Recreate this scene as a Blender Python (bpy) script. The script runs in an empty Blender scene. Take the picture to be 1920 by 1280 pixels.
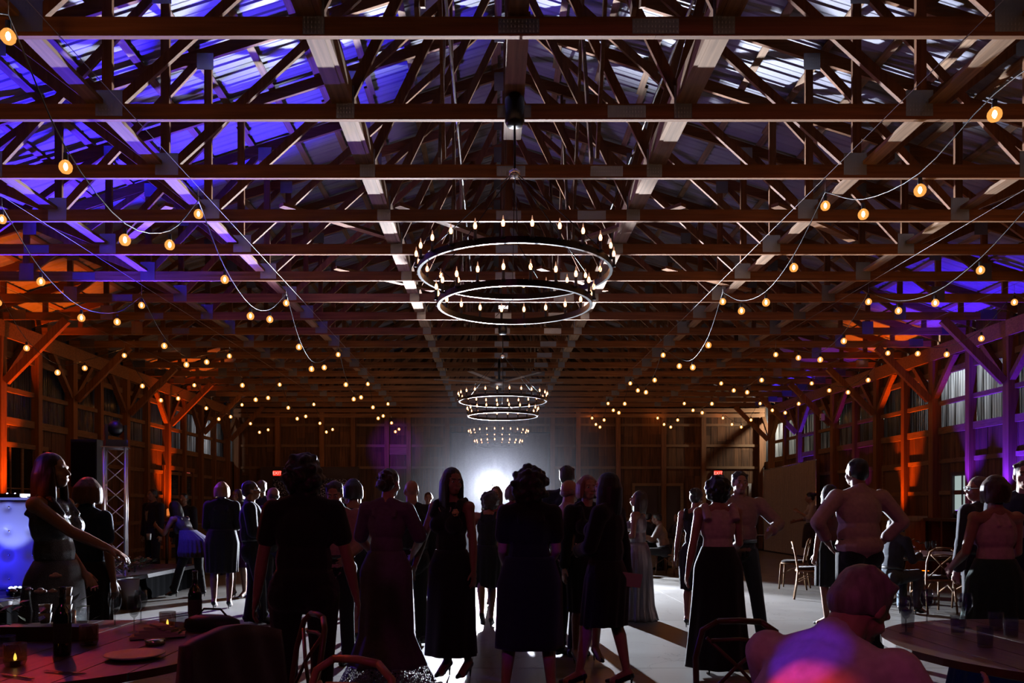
import bpy, bmesh, math, random
from mathutils import Vector, Matrix
random.seed(7)
PI = math.pi
C = bpy.context.scene.collection
S = bpy.context.scene
E = 1.43            # eye height
F = 1500.0          # focal length in pixels of the 1920 wide frame
CX = 0.19           # centre line of the hall
XL, XR = -9.09, 9.53
Y0, Y1 = 3.4, 28.2
T0, TS = 5.87, 1.259
ZC = 4.88           # underside of the truss chords

# ---------------------------------------------------------------- camera, world, lights
cam = bpy.data.cameras.new('camera'); co = bpy.data.objects.new('camera', cam); C.objects.link(co)
co.location = (0, 0, E); co.rotation_euler = (PI/2, 0, 0)
cam.sensor_width = 36; cam.lens = F/1920*36
cam.shift_x = 36/1920; cam.shift_y = 312/1920
cam.clip_start = .05; cam.clip_end = 200
S.camera = co
S.view_settings.view_transform = 'Standard'; S.view_settings.look = 'None'
S.view_settings.exposure = 0; S.view_settings.gamma = 1; S.view_settings.use_curve_mapping = False
try:
    S.cycles.use_denoising = True; S.cycles.max_bounces = 6; S.cycles.diffuse_bounces = 0; S.cycles.glossy_bounces = 3
    S.cycles.transparent_max_bounces = 12; S.cycles.transmission_bounces = 4
    S.cycles.sample_clamp_indirect = 3; S.cycles.use_light_tree = True; S.cycles.caustics_reflective = False; S.cycles.caustics_refractive = False
    S.cycles.use_adaptive_sampling = True; S.cycles.adaptive_threshold = .02
except Exception: pass
w = bpy.data.worlds.new('night'); S.world = w; w.use_nodes = True
w.node_tree.nodes['Background'].inputs[0].default_value = (.02, .025, .05, 1)
w.node_tree.nodes['Background'].inputs[1].default_value = .05

def spot(name, loc, to, power, col, deg, blend=.3, size=.08):
    l = bpy.data.lights.new(name, 'SPOT'); l.energy = power; l.color = col; l.spot_size = math.radians(deg); l.spot_blend = blend; l.shadow_soft_size = size
    o = bpy.data.objects.new(name, l); C.objects.link(o); o.location = loc
    o.rotation_euler = (Vector(to)-Vector(loc)).to_track_quat('-Z', 'Y').to_euler(); return o
def point(name, loc, power, col, size=.1):
    l = bpy.data.lights.new(name, 'POINT'); l.energy = power; l.color = col; l.shadow_soft_size = size
    o = bpy.data.objects.new(name, l); C.objects.link(o); o.location = loc; return o
ORG = (1, .115, .002); BLU = (.03, .03, 1); PUR = (.32, .03, 1)
LAMP = (0, 19.5, 1.95)
spot('white_beam', (0, 19.32, 1.95), (.9, 0, 1.6), 22000, (.80, .86, 1), 78, .3, .06)
spot('white_floor_beam', (0, 19.30, 1.93), (.6, 10, -3.4), 9000, (.84, .90, 1), 100, .3, .06)      # the back light on the far side of the floor
spot('blue_roof_beam', (-5.7, 12.0, 2.75), (-5.0, 9.8, 6.4), 4200, (.035, .015, 1), 92, .35)
spot('violet_floor_beam', (-5.6, 11.9, 2.7), (-2.6, 10.0, 0), 150, (.28, .03, 1), 58, .7, .1)
spot('purple_chord_beam', (-5.6, 12.0, 2.7), (-4.0, 13.6, 5.0), 160, (.22, .02, 1), 60, .4)
spot('mauve_bounce_fill', (-5.5, 12.0, 2.75), (1.6, 8.8, 7.3), 420, (.42, .26, .75), 100, .6, .08)  # added fill, stands in for coloured light bounced onto the roof
for x_, y_, z_, tx, ty, c_, p_, d_ in [(-8.45, 14.4, .62, -8.95, 14.72, ORG, 1000, 44), (-8.45, 21.95, .22, -8.95, 22.25, ORG, 1100, 38), (-8.45, 11.9, .62, -8.95, 12.2, ORG, 800, 44),
        (9.0, 18.3, .22, 9.40, 18.48, ORG, 1300, 34), (8.75, 16.2, .22, 8.95, 17.3, ORG, 200, 26), (9.2, 15.78, 1.45, 9.44, 15.97, (.10, .012, 1), 600, 50), (9.15, 14.5, 1.45, 9.44, 14.75, (.07, .012, 1), 800, 64),  # the orange spot aimed at the cabinet is added to light its front
        (9.3, 20.7, .22, 9.44, 21.0, (.5, .02, .7), 300, 40), (9.38, 24.2, .22, 9.45, 24.6, (.06, .02, 1), 1600, 50), (9.3, 26.7, .22, 9.44, 26.95, (.5, .28, .08), 90, 40)]:
    spot('wall_uplight_beam', (x_, y_, z_), (tx, ty, 5), p_, c_, d_, .6, .05)
spot('purple_wall_beam', (-5.6, 12.1, 2.7), (-3.45, 28.1, 3.5), 6500, (.18, .015, 1), 8, 1, .03)
spot('blue_side_beam', (-5.6, 11.9, 2.5), (0.3, 6.0, 1.1), 160, (.05, .03, 1), 28, .5, .04)
spot('magenta_fill', (-1.5, -2.5, 4.3), (3.2, 8.5, 0), 120, (.8, .08, .33), 62, .7, .3)  # unseen magenta fill light added above and behind the camera
spot('blue_pattern_beam', (-2.2, .9, 2.7), (.63, 2.33, 1.16), 170, (.10, .015, 1), 4.2, .7, .01)
spot('red_pattern_beam', (-2.3, 1.6, 1.7), (.28, 2.25, 1.03), 330, (1, .045, .02), 4.4, .7, .01)
spot('red_table_beam', (-4.3, 7.6, 3.3), (-2.0, 3.9, .7), 90, (1, .05, .02), 34, .4, .03)
spot('blue_table_beam', (.6, .6, 3.7), (2.6, 4.35, .82), 150, (.06, .03, 1), 14, .4, .03)
spot('blue_skirt_beam', (-5.5, 11.9, 2.6), (-4.75, 12.85, .9), 60, (.06, .04, 1), 26, .6, .03)
spot('orange_hair_beam', (-5.2, 4.2, 2.5), (-2.98, 5.2, 1.58), 60, (1, .10, .02), 8, .6, .03)
spot('blue_hair_beam', (-5.3, 4.6, 3.2), (-2.95, 5.25, 1.72), 60, (.08, .04, 1), 6, .6, .03)
spot('blue_dance_beam', (-1.6, .8, 3.1), (.14, 5.8, .85), 75, (.04, .02, 1), 11, .5, .02)
spot('booth_uplight_beam', (-6.05, 9.25, .55), (-6.0, 9.95, 1.3), 40, (.35, .42, 1), 44, .5, .03)
point('booth_blue_glow', (-6.5, 9.3, .75), 22, (.02, .02, 1), .05)
point('yard_floodlight', (10.4, 16.6, 4.7), 130, (.9, .95, 1), .1)
point('yard_floodlight', (10.4, 27.2, 4.4), 200, (1, .95, .8), .1)
point('yard_floodlight', (-10.0, 25.6, 3.9), 30, (.95, .95, 1), .1)

# ---------------------------------------------------------------- materials
def nt(m):
    m.use_nodes = True; return m.node_tree
def mat(name, col, rough=.6, metal=0, emis=None, es=0, spec=.5, noise=0, scale=8, bump=0, stretch=None, sheen=0, coat=0, trans=0, alpha=1, rnd=0):
    m = bpy.data.materials.new(name); t = nt(m); b = t.nodes['Principled BSDF']; L = t.links
    b.inputs['Base Color'].default_value = (*col, 1); b.inputs['Roughness'].default_value = rough; b.inputs['Metallic'].default_value = metal
    b.inputs['Specular IOR Level'].default_value = spec
    if emis: b.inputs['Emission Color'].default_value = (*emis, 1); b.inputs['Emission Strength'].default_value = es
    if sheen: b.inputs['Sheen Weight'].default_value = sheen
    if coat: b.inputs['Coat Weight'].default_value = coat
    if trans: b.inputs['Transmission Weight'].default_value = trans
    if alpha < 1: b.inputs['Alpha'].default_value = alpha
    if noise or bump:
        tc = t.nodes.new('ShaderNodeTexCoord'); mp = t.nodes.new('ShaderNodeMapping'); n = t.nodes.new('ShaderNodeTexNoise')
        L.new(tc.outputs['Object'], mp.inputs[0]); L.new(mp.outputs[0], n.inputs['Vector'])
        if stretch: mp.inputs['Scale'].default_value = stretch
        n.inputs['Scale'].default_value = scale; n.inputs['Detail'].default_value = 5
        if noise:
            r = t.nodes.new('ShaderNodeValToRGB'); r.color_ramp.elements[0].position = .3; r.color_ramp.elements[1].position = .72
            r.color_ramp.elements[0].color = (*[c*(1-noise) for c in col], 1); r.color_ramp.elements[1].color = (*[min(1, c*(1+noise*.6)) for c in col], 1)
            L.new(n.outputs['Fac'], r.inputs[0]); last = r.outputs[0]
            if rnd:
                oi = t.nodes.new('ShaderNodeObjectInfo'); mr = t.nodes.new('ShaderNodeMapRange'); mr.inputs['To Min'].default_value = 1-rnd; mr.inputs['To Max'].default_value = 1+rnd*.5
                mx = t.nodes.new('ShaderNodeVectorMath'); mx.operation = 'SCALE'
                L.new(oi.outputs['Random'], mr.inputs[0]); L.new(last, mx.inputs[0]); L.new(mr.outputs[0], mx.inputs['Scale']); last = mx.outputs[0]
            L.new(last, b.inputs['Base Color'])
        if bump:
            bu = t.nodes.new('ShaderNodeBump'); bu.inputs['Strength'].default_value = bump; bu.inputs['Distance'].default_value = .01
            L.new(n.outputs['Fac'], bu.inputs['Height']); L.new(bu.outputs[0], b.inputs['Normal'])
    return m
M = {}
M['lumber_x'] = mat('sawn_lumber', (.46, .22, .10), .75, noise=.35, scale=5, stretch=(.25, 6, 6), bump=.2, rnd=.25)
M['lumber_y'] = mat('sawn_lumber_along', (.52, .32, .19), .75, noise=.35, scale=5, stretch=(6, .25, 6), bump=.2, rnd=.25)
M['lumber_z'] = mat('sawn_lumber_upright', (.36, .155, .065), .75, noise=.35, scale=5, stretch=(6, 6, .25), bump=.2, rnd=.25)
M['board'] = mat('wall_board', (.20, .09, .038), .8, noise=.5, scale=3.5, stretch=(5, 5, .4), bump=.3, rnd=.45)
M['girt'] = mat('girt_lumber', (.32, .18, .09), .75, noise=.3, scale=5, stretch=(.4, 1, 5), rnd=.2)
M['roof'] = mat('painted_roof_metal', (.56, .57, .70), .6, noise=.12, scale=1.2)
M['plate'] = mat('galvanised_plate', (.28, .30, .33), .4, .85)
M['steel'] = mat('bright_conduit', (.8, .8, .82), .18, 1)
M['blackm'] = mat('black_metal', (.012, .011, .011), .32, .6)
M['wire'] = mat('black_cable', (.02, .018, .016), .5)
M['cable'] = mat('steel_cable', (.30, .27, .25), .45, .8)
M['dark'] = mat('dark_plastic', (.012, .012, .014), .45)
M['white'] = mat('white_paint', (.75, .75, .75), .5)
M['alu'] = mat('truss_aluminium', (.75, .72, .75), .28, .9)
M['oak'] = mat('bentwood_oak', (.42, .24, .12), .45, noise=.3, scale=6, stretch=(4, 4, .5))
M['walnut'] = mat('dark_chair_wood', (.10, .045, .02), .4, noise=.3, scale=6)
M['tabletop'] = mat('farm_table_top', (.12, .055, .028), .38, noise=.35, scale=4, stretch=(8, .6, 1), bump=.1)
M['leaf'] = mat('leaf', (.05, .10, .035), .5)
M['petal'] = mat('pale_petal', (.75, .68, .72), .6)
M['petal_p'] = mat('mauve_petal', (.42, .28, .45), .6)
M['skin'] = mat('skin', (.55, .33, .24), .5, noise=.1, scale=20)
M['skin_d'] = mat('skin_tan', (.36, .20, .14), .5, noise=.1, scale=20)
M['eye'] = mat('eye_white', (.8, .8, .78), .2)
M['napkin'] = mat('linen', (.6, .55, .5), .9)
M['curtain'] = mat('ivory_drape', (.62, .52, .46), .9, noise=.1, scale=20)
M['candle_wax'] = mat('candle_sleeve', (.03, .028, .025), .5)
M['bottle'] = mat('bottle_glass', (.01, .02, .01), .08, coat=1)
def glass(name, col, a):
    m = bpy.data.materials.new(name); t = nt(m); b = t.nodes['Principled BSDF']; o = t.nodes['Material Output']
    b.inputs['Base Color'].default_value = (*col, 1); b.inputs['Roughness'].default_value = .06; b.inputs['Specular IOR Level'].default_value = .9
    tr = t.nodes.new('ShaderNodeBsdfTransparent'); tr.inputs[0].default_value = (1, 1, 1, 1); mx = t.nodes.new('ShaderNodeMixShader'); mx.inputs[0].default_value = a
    t.links.new(tr.outputs[0], mx.inputs[1]); t.links.new(b.outputs[0], mx.inputs[2]); t.links.new(mx.outputs[0], o.inputs[0]); return m
M['glass'] = glass('clear_glass', (.02, .02, .022), .30)
M['amber_glass'] = glass('amber_glass', (.35, .10, .02), .5)
M['pane'] = mat('dark_window_pane', (.006, .006, .008), .08, coat=.5)
def polycarb():
    m = bpy.data.materials.new('corrugated_polycarbonate'); t = nt(m); b = t.nodes['Principled BSDF']; o = t.nodes['Material Output']; L = t.links
    b.inputs['Base Color'].default_value = (.012, .012, .013, 1); b.inputs['Roughness'].default_value = .12; b.inputs['Specular IOR Level'].default_value = .7
    tl = t.nodes.new('ShaderNodeBsdfTranslucent'); tl.inputs[0].default_value = (.75, .78, .8, 1)
    tc = t.nodes.new('ShaderNodeTexCoord'); mp = t.nodes.new('ShaderNodeMapping'); mp.inputs['Scale'].default_value = (0, 22, .5); n = t.nodes.new('ShaderNodeTexNoise'); n.inputs['Scale'].default_value = 1; n.inputs['Detail'].default_value = 3
    r = t.nodes.new('ShaderNodeValToRGB'); r.color_ramp.elements[0].position = .38; r.color_ramp.elements[0].color = (.03, .03, .03, 1); r.color_ramp.elements[1].position = .66; r.color_ramp.elements[1].color = (.9, .92, .95, 1)
    oi = t.nodes.new('ShaderNodeObjectInfo'); ad = t.nodes.new('ShaderNodeVectorMath'); L.new(tc.outputs['Object'], mp.inputs[0]); L.new(mp.outputs[0], ad.inputs[0]); L.new(oi.outputs['Location'], ad.inputs[1]); L.new(ad.outputs[0], n.inputs['Vector']); L.new(n.outputs['Fac'], r.inputs[0]); L.new(r.outputs[0], tl.inputs[0])
    mx = t.nodes.new('ShaderNodeMixShader'); mx.inputs[0].default_value = .45
    L.new(b.outputs[0], mx.inputs[1]); L.new(tl.outputs[0], mx.inputs[2]); L.new(mx.outputs[0], o.inputs[0]); return m
M['poly'] = polycarb()
def emi(name, col, s):
    m = bpy.data.materials.new(name); t = nt(m); t.nodes.remove(t.nodes['Principled BSDF']); e = t.nodes.new('ShaderNodeEmission')
    e.inputs[0].default_value = (*col, 1); e.inputs[1].default_value = s; t.links.new(e.outputs[0], t.nodes['Material Output'].inputs[0]); return m
M['filament'] = emi('glowing_filament', (1, .40, .12), 150)
M['flame'] = emi('candle_bulb_glow', (1, .42, .17), 7)
M['tip'] = emi('candle_bulb_tip', (1, .48, .30), .6)
M['exit'] = emi('exit_red', (1, .03, .015), 1.6)
M['led'] = emi('led_lens', (.75, .8, 1), 30)
M['led_b'] = emi('led_lens_blue', (.5, .55, 1), 14)
M['lit_pane'] = emi('lit_window_pane', (.42, .52, .50), .8)
M['tealight'] = emi('tealight_flame', (1, .55, .08), 6)
M['led_w'] = emi('small_status_light', (.8, .9, 1), 3)
def globe():
    m = bpy.data.materials.new('amber_bulb_glass'); t = nt(m); o = t.nodes['Material Output']; t.nodes.remove(t.nodes['Principled BSDF'])
    e = t.nodes.new('ShaderNodeEmission'); e.inputs[0].default_value = (1, .40, .09, 1); e.inputs[1].default_value = 1.5
    tr = t.nodes.new('ShaderNodeBsdfTransparent'); tr.inputs[0].default_value = (1, .85, .6, 1); mx = t.nodes.new('ShaderNodeMixShader'); mx.inputs[0].default_value = .5
    t.links.new(tr.outputs[0], mx.inputs[1]); t.links.new(e.outputs[0], mx.inputs[2]); t.links.new(mx.outputs[0], o.inputs[0]); return m
M['globe'] = globe()
def concrete():
    m = bpy.data.materials.new('polished_concrete'); t = nt(m); b = t.nodes['Principled BSDF']; L = t.links
    tc = t.nodes.new('ShaderNodeTexCoord'); n = t.nodes.new('ShaderNodeTexNoise'); n.inputs['Scale'].default_value = 1.4; n.inputs['Detail'].default_value = 8
    v = t.nodes.new('ShaderNodeTexVoronoi'); v.feature = 'DISTANCE_TO_EDGE'; v.inputs['Scale'].default_value = 1.1
    n2 = t.nodes.new('ShaderNodeTexNoise'); n2.inputs['Scale'].default_value = 5; add = t.nodes.new('ShaderNodeVectorMath'); add.operation = 'MULTIPLY_ADD'; add.inputs[1].default_value = (.5, .5, .5)
    L.new(tc.outputs['Object'], n.inputs['Vector']); L.new(tc.outputs['Object'], n2.inputs['Vector']); L.new(n2.outputs['Color'], add.inputs[0]); L.new(tc.outputs['Object'], add.inputs[2]); L.new(add.outputs[0], v.inputs['Vector'])
    r = t.nodes.new('ShaderNodeValToRGB'); r.color_ramp.elements[0].color = (.30, .285, .27, 1); r.color_ramp.elements[1].color = (.44, .43, .41, 1); L.new(n.outputs['Fac'], r.inputs[0])
    cr = t.nodes.new('ShaderNodeValToRGB'); cr.color_ramp.elements[0].position = 0; cr.color_ramp.elements[1].position = .012; cr.color_ramp.elements[0].color = (.45, .45, .45, 1); L.new(v.outputs[0], cr.inputs[0])
    mx = t.nodes.new('ShaderNodeMix'); mx.data_type = 'RGBA'; mx.blend_type = 'MULTIPLY'; mx.inputs[0].default_value = .8
    L.new(r.outputs[0], mx.inputs[6]); L.new(cr.outputs[0], mx.inputs[7]); L.new(mx.outputs[2], b.inputs['Base Color'])
    rr = t.nodes.new('ShaderNodeMapRange'); rr.inputs['To Min'].default_value = .22; rr.inputs['To Max'].default_value = .42; L.new(n.outputs['Fac'], rr.inputs[0]); L.new(rr.outputs[0], b.inputs['Roughness'])
    bu = t.nodes.new('ShaderNodeBump'); bu.inputs['Strength'].default_value = .08; bu.inputs['Distance'].default_value = .01; L.new(n2.outputs['Fac'], bu.inputs['Height']); L.new(bu.outputs[0], b.inputs['Normal'])
    return m
M['floor'] = concrete()
_cl = {}
def cloth(col, rough=.85, sheen=.2, nz=.15, sc=30):
    k = (col, rough, sc)
    if k not in _cl: _cl[k] = mat('cloth', col, rough, noise=nz, scale=sc, bump=.15, sheen=sheen, spec=.3)
    return _cl[k]
BLACK = (.010, .009, .011)

# ---------------------------------------------------------------- mesh helpers
class MB:
    def __init__(s): s.v = []; s.f = []; s.sm = []
    def add(s, vs, fs, smooth=False):
        b = len(s.v); s.v += [tuple(v) for v in vs]; s.f += [tuple(b+i for i in f) for f in fs]; s.sm += [smooth]*len(fs); return s
    def box(s, a, b):
        x0, y0, z0 = a; x1, y1, z1 = b
        return s.add([(x0,y0,z0),(x1,y0,z0),(x1,y1,z0),(x0,y1,z0),(x0,y0,z1),(x1,y0,z1),(x1,y1,z1),(x0,y1,z1)],
                     [(0,3,2,1),(4,5,6,7),(0,1,5,4),(1,2,6,5),(2,3,7,6),(3,0,4,7)])
    def bar(s, p, q, wd, th, up=(0,0,1)):
        p = Vector(p); q = Vector(q); d = (q-p).normalized(); a = d.cross(Vector(up))
        if a.length < 1e-4: a = d.cross(Vector((1,0,0)))
        a.normalize(); b = a.cross(d).normalized(); vs = []
        for c in (p, q):
            for i, j in ((-1,-1),(1,-1),(1,1),(-1,1)): vs.append(c + a*(i*wd/2) + b*(j*th/2))
        return s.add(vs, [(0,1,2,3),(7,6,5,4),(0,4,5,1),(1,5,6,2),(2,6,7,3),(3,7,4,0)])
    def loft(s, rings, cap=True, smooth=True):
        n = len(rings[0]); vs = [v for r in rings for v in r]; fs = []
        for k in range(len(rings)-1):
            for i in range(n):
                j = (i+1) % n; fs.append((k*n+i, k*n+j, (k+1)*n+j, (k+1)*n+i))
        if cap: fs.append(tuple(range(n))[::-1]); fs.append(tuple((len(rings)-1)*n+i for i in range(n)))
        return s.add(vs, fs, smooth)
    def tube(s, pts, r, n=8, cap=True):
        pts = [Vector(p) for p in pts]; rs = r if isinstance(r, (list, tuple)) else [r]*len(pts); rings = []; ref = None
        for i, p in enumerate(pts):
            d = (pts[min(i+1, len(pts)-1)] - pts[max(i-1, 0)]).normalized()
            if ref is None: ref = Vector((0,0,1)) if abs(d.z) < .9 else Vector((1,0,0))
            a = d.cross(ref).normalized(); b = a.cross(d).normalized(); ref = b
            rings.append([p + (a*math.cos(t*2*PI/n) + b*math.sin(t*2*PI/n))*rs[i] for t in range(n)])
        return s.loft(rings, cap)
    def lathe(s, prof, c=(0,0,0), n=16):
        c = Vector(c); rings = [[c+Vector((r*math.cos(i*2*PI/n), r*math.sin(i*2*PI/n), z)) for i in range(n)] for r, z in prof]
        return s.loft(rings)
    def ell(s, c, r, R=None, n=12, k=8):
        c = Vector(c); rings = []
        for j in range(1, k):
            a = -PI/2 + PI*j/k
            rings.append([Vector((r[0]*math.cos(a)*math.cos(i*2*PI/n), r[1]*math.cos(a)*math.sin(i*2*PI/n), r[2]*math.sin(a))) for i in range(n)])
        vs = [Vector((0,0,-r[2]))] + [v for q in rings for v in q] + [Vector((0,0,r[2]))]
        if R is not None: vs = [R @ v for v in vs]
        vs = [c+v for v in vs]; fs = []
        for i in range(n):
            fs.append((0, 1+(i+1) % n, 1+i)); fs.append((len(vs)-1, 1+(k-2)*n+i, 1+(k-2)*n+(i+1) % n))
        for j in range(k-2):
            for i in range(n):
                i2 = (i+1) % n; fs.append((1+j*n+i, 1+j*n+i2, 1+(j+1)*n+i2, 1+(j+1)*n+i))
        return s.add(vs, fs, True)
    def cap(s, p, q, r0, r1, n=10):
        p = Vector(p); q = Vector(q); d = q-p; L = d.length
        if L < 1e-5: return s.ell(p, (r0, r0, r0))
        d /= L; a = d.cross(Vector((0,0,1)) if abs(d.z) < .9 else Vector((1,0,0))).normalized(); b = a.cross(d).normalized(); rings = []
        for t in (-75, -45, -20): t = math.radians(t); rings.append((p + d*r0*math.sin(t), r0*math.cos(t)))
        rings.append((p, r0)); rings.append((q, r1))
        for t in (20, 45, 75): t = math.radians(t); rings.append((q + d*r1*math.sin(t), r1*math.cos(t)))
        return s.loft([[c + (a*math.cos(i*2*PI/n) + b*math.sin(i*2*PI/n))*rr for i in range(n)] for c, rr in rings])
    def mesh(s, name, m):
        me = bpy.data.meshes.new(name); me.from_pydata(s.v, [], s.f); me.polygons.foreach_set('use_smooth', s.sm)
        if m: me.materials.append(m)
        me.update(); return me
    def build(s, name, m, parent=None, loc=None):
        return inst(name, s.mesh(name, m), parent, loc)
def inst(name, me, parent=None, loc=None, rot=None):
    o = bpy.data.objects.new(name, me); C.objects.link(o)
    if parent is not None: o.parent = parent
    if loc is not None: o.location = loc
    if rot is not None: o.rotation_euler = rot
    return o
def tag(o, label=None, cat=None, group=None, kind=None):
    if label: o['label'] = label
    if cat: o['category'] = cat
    if group: o['group'] = group
    if kind: o['kind'] = kind
    return o
def thing(name, label, cat, loc=(0,0,0), rz=0, group=None):
    o = bpy.data.objects.new(name, None); C.objects.link(o); o.location = loc; o.rotation_euler = (0,0,rz); o.empty_display_size = .1
    return tag(o, label, cat, group)
def struct(name, loc=(0,0,0)):
    o = bpy.data.objects.new(name, None); C.objects.link(o); o.location = loc; o['kind'] = 'structure'; return o
def at(px, py, d): return Vector(((px-924)*d/F, d, E + (952-py)*d/F))
def dup(o, parent=None):
    c = o.copy(); C.objects.link(c); c.parent = parent
    for ch in list(o.children): dup(ch, c)
    return c
# ---------------------------------------------------------------- floor
fl = struct('floor')
SLAB = 3.05
ys = [-2 + SLAB*i for i in range(11)]; xs = [XL-.25 + SLAB*i for i in range(7)]
for i in range(6):
    for j in range(10):
        MB().box((xs[i]+.004, ys[j]+.004, -.12), (xs[i+1]-.004, min(ys[j+1]-.004, Y1+.6), 0)).build('slab', M['floor'], fl)
MB().box((XL-.25, -2, -.2), (XR+.3, Y1+.6, -.006)).build('joint_bed', M['dark'], fl)

# ---------------------------------------------------------------- roof: ribbed sheets and purlins
RT = 3.10; SL = .315; HS = 9.28                 # rise of the ridge above the chord top, slope, half span
def ztop(ax): return ZC + .14 + RT - SL*ax      # top of the truss top chord
ce = struct('ceiling')
def sheet(sgn):
    P = []; wd = .92
    for k in range(4):
        b = k*.23
        P += [(b, 0), (b+.085, 0), (b+.10, .012), (b+.115, .012), (b+.13, 0)] if k != 1 else [(b, 0), (b+.02, 0), (b+.085, 0), (b+.10, .03), (b+.13, .03)]
    P = [(0, .03), (.03, .03), (.05, 0), (.12, 0), (.13, .008), (.15, .008), (.16, 0), (.23, 0), (.24, .03), (.27, .03), (.29, 0), (.36, 0), (.37, .008), (.39, .008), (.40, 0), (.46, 0), (.47, .03), (.50, .03), (.52, 0), (.59, 0), (.60, .008), (.62, .008), (.63, 0), (.69, 0), (.70, .03), (.73, .03), (.75, 0), (.82, 0), (.83, .008), (.85, .008), (.86, 0), (.916, 0), (.92, .03)]
    P = [(a, b*.55) for a, b in P]
    mb = MB(); L = 9.55
    vs = []
    for y, h in P:
        vs += [(0, y, h), (sgn*L, y, -SL*L + h), (0, y, h+.004), (sgn*L, y, -SL*L+h+.004)]
    fs = []
    for i in range(len(P)-1):
        a = 4*i; b = a+4
        fs += [(a, a+1, b+1, b), (a+2, b+2, b+3, a+3)]
    mb.add(vs, fs); return mb.mesh('roof_panel', M['roof'])
shm = {s: sheet(s) for s in (-1, 1)}
k = 0; y = Y0
while y < Y1:
    for s in (-1, 1): inst('roof_panel', shm[s], ce, (CX, y, ztop(0)+.045))
    y += .92
for s in (-1, 1):
    for i in range(16):
        ax = .12 + i*.615
        if ax > 9.4: continue
        # each purlin is lapped: three lengths
        yy = Y0
        for seg in range(3):
            L = (Y1-Y0)/3; z = ztop(ax)+.019
            sh = .045*(seg % 2)
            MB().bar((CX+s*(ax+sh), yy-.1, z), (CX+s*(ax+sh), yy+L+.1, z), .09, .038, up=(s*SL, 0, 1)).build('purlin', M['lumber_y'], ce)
            yy += L
MB().bar((CX, Y0, ztop(0)+.10), (CX, Y1, ztop(0)+.10), .35, .01).build('ridge_cap', M['roof'], ce)

# ---------------------------------------------------------------- roof trusses, every member its own part
def webs():
    t = []
    for s in (-1, 1):
        for xb, xt, w_ in [(1.5, .07, .09), (3.55, .42, .09), (3.62, 3.62, .09), (1.52, 2.15, .09), (3.65, 5.35, .12), (5.4, 3.72, .09), (5.42, 5.42, .09), (5.46, 7.2, .12), (7.25, 5.5, .09), (7.28, 7.28, .09), (8.4, 8.4, .09)]:
            t.append((s*xb, ZC+.13, s*xt, ztop(xt)-.12, w_))
    t.append((0, ZC+.13, 0, ztop(0)-.15, .09)); return t
TH = .045
def tmesh():
    L = []
    # bottom chord in three spliced lengths
    cuts = [-HS, -6.4, 1.0, HS]
    for a, b in zip(cuts[:-1], cuts[1:]): L.append(('bottom_chord', MB().box((a+.001, -TH/2, ZC), (b-.001, TH/2, ZC+.14)).mesh('bottom_chord', M['lumber_x'])))
    for s in (-1, 1):
        x1 = HS+.25
        mb = MB(); vs = []
        for yy in (-TH/2, TH/2):
            vs += [(s*.0, yy, ztop(0)), (s*x1, yy, ztop(x1)), (s*x1, yy, ztop(x1)-.15), (0, yy, ztop(0)-.15)]
        mb.add(vs, [(0,1,2,3), (7,6,5,4), (0,4,5,1), (1,5,6,2), (2,6,7,3), (3,7,4,0)]); L.append(('top_chord', mb.mesh('top_chord', M['lumber_x'])))
    for (x0, z0, x1, z1, w_) in webs():
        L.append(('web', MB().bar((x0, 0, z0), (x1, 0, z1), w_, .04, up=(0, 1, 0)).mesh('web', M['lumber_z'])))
    for s in (-1, 1):
        for x, w_, z0, z1 in [(1.5, .16, 0, .30), (3.6, .24, .02, .26), (5.43, .22, .0, .28), (7.27, .22, 0, .26), (8.9, .3, .0, .18)]:
            L.append(('connector_plate', plate(s*x, w_, ZC+z0+.01, ZC+z1)))
        for x in (2.15, 3.65, 5.38, 7.22):
            L.append(('connector_plate', plate(s*x, .2, ztop(x)-.27, ztop(x)-.07)))
    for x in (-6.4, 1.0, 0): L.append(('connector_plate', plate(x, .34 if x else .3, ZC+.015, ZC+.125)))
    L.append(('connector_plate', plate(0, .34, ztop(0)-.36, ztop(0)-.08)))
    return L
def plate(x, w_, z0, z1):
    mb = MB(); t = TH/2; mb.box((x-w_/2, -t-.0025, z0), (x+w_/2, -t, z1))
    nx = max(3, int(w_/.025)); nz = max(3, int((z1-z0)/.035))      # rows of punched slots, standing as low ridges
    for i in range(nx):
        xx = x-w_/2 + (i+.5)*w_/nx
        for j in range(nz):
            zz = z0 + (j+.5)*(z1-z0)/nz; mb.add([(xx-.004, -t-.003, zz-.010), (xx+.004, -t-.003, zz-.010), (xx, -t-.0065, zz+.012)], [(0, 1, 2)])
    return mb.mesh('connector_plate', M['plate'])
TM = tmesh(); ORD = ['nearest', 'second', 'third', 'fourth', 'fifth', 'sixth', 'seventh', 'eighth', 'ninth', 'tenth', 'eleventh', 'twelfth', 'thirteenth', 'fourteenth', 'fifteenth', 'sixteenth', 'seventeenth', 'eighteenth', 'nineteenth']
for n in range(-1, 18):
    yy = T0 + TS*n
    if yy > Y1-.15: continue
    lab = 'sawn timber roof truss overhead, just outside the top of the picture' if n < 0 else 'sawn timber roof truss with joint plates, %s from the camera' % ORD[n]
    t = thing('roof_truss', lab, 'roof truss', (CX, yy, 0), 0, 'timber roof trusses spanning the hall')
    for nm, me in TM: inst(nm, me, t)
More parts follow.
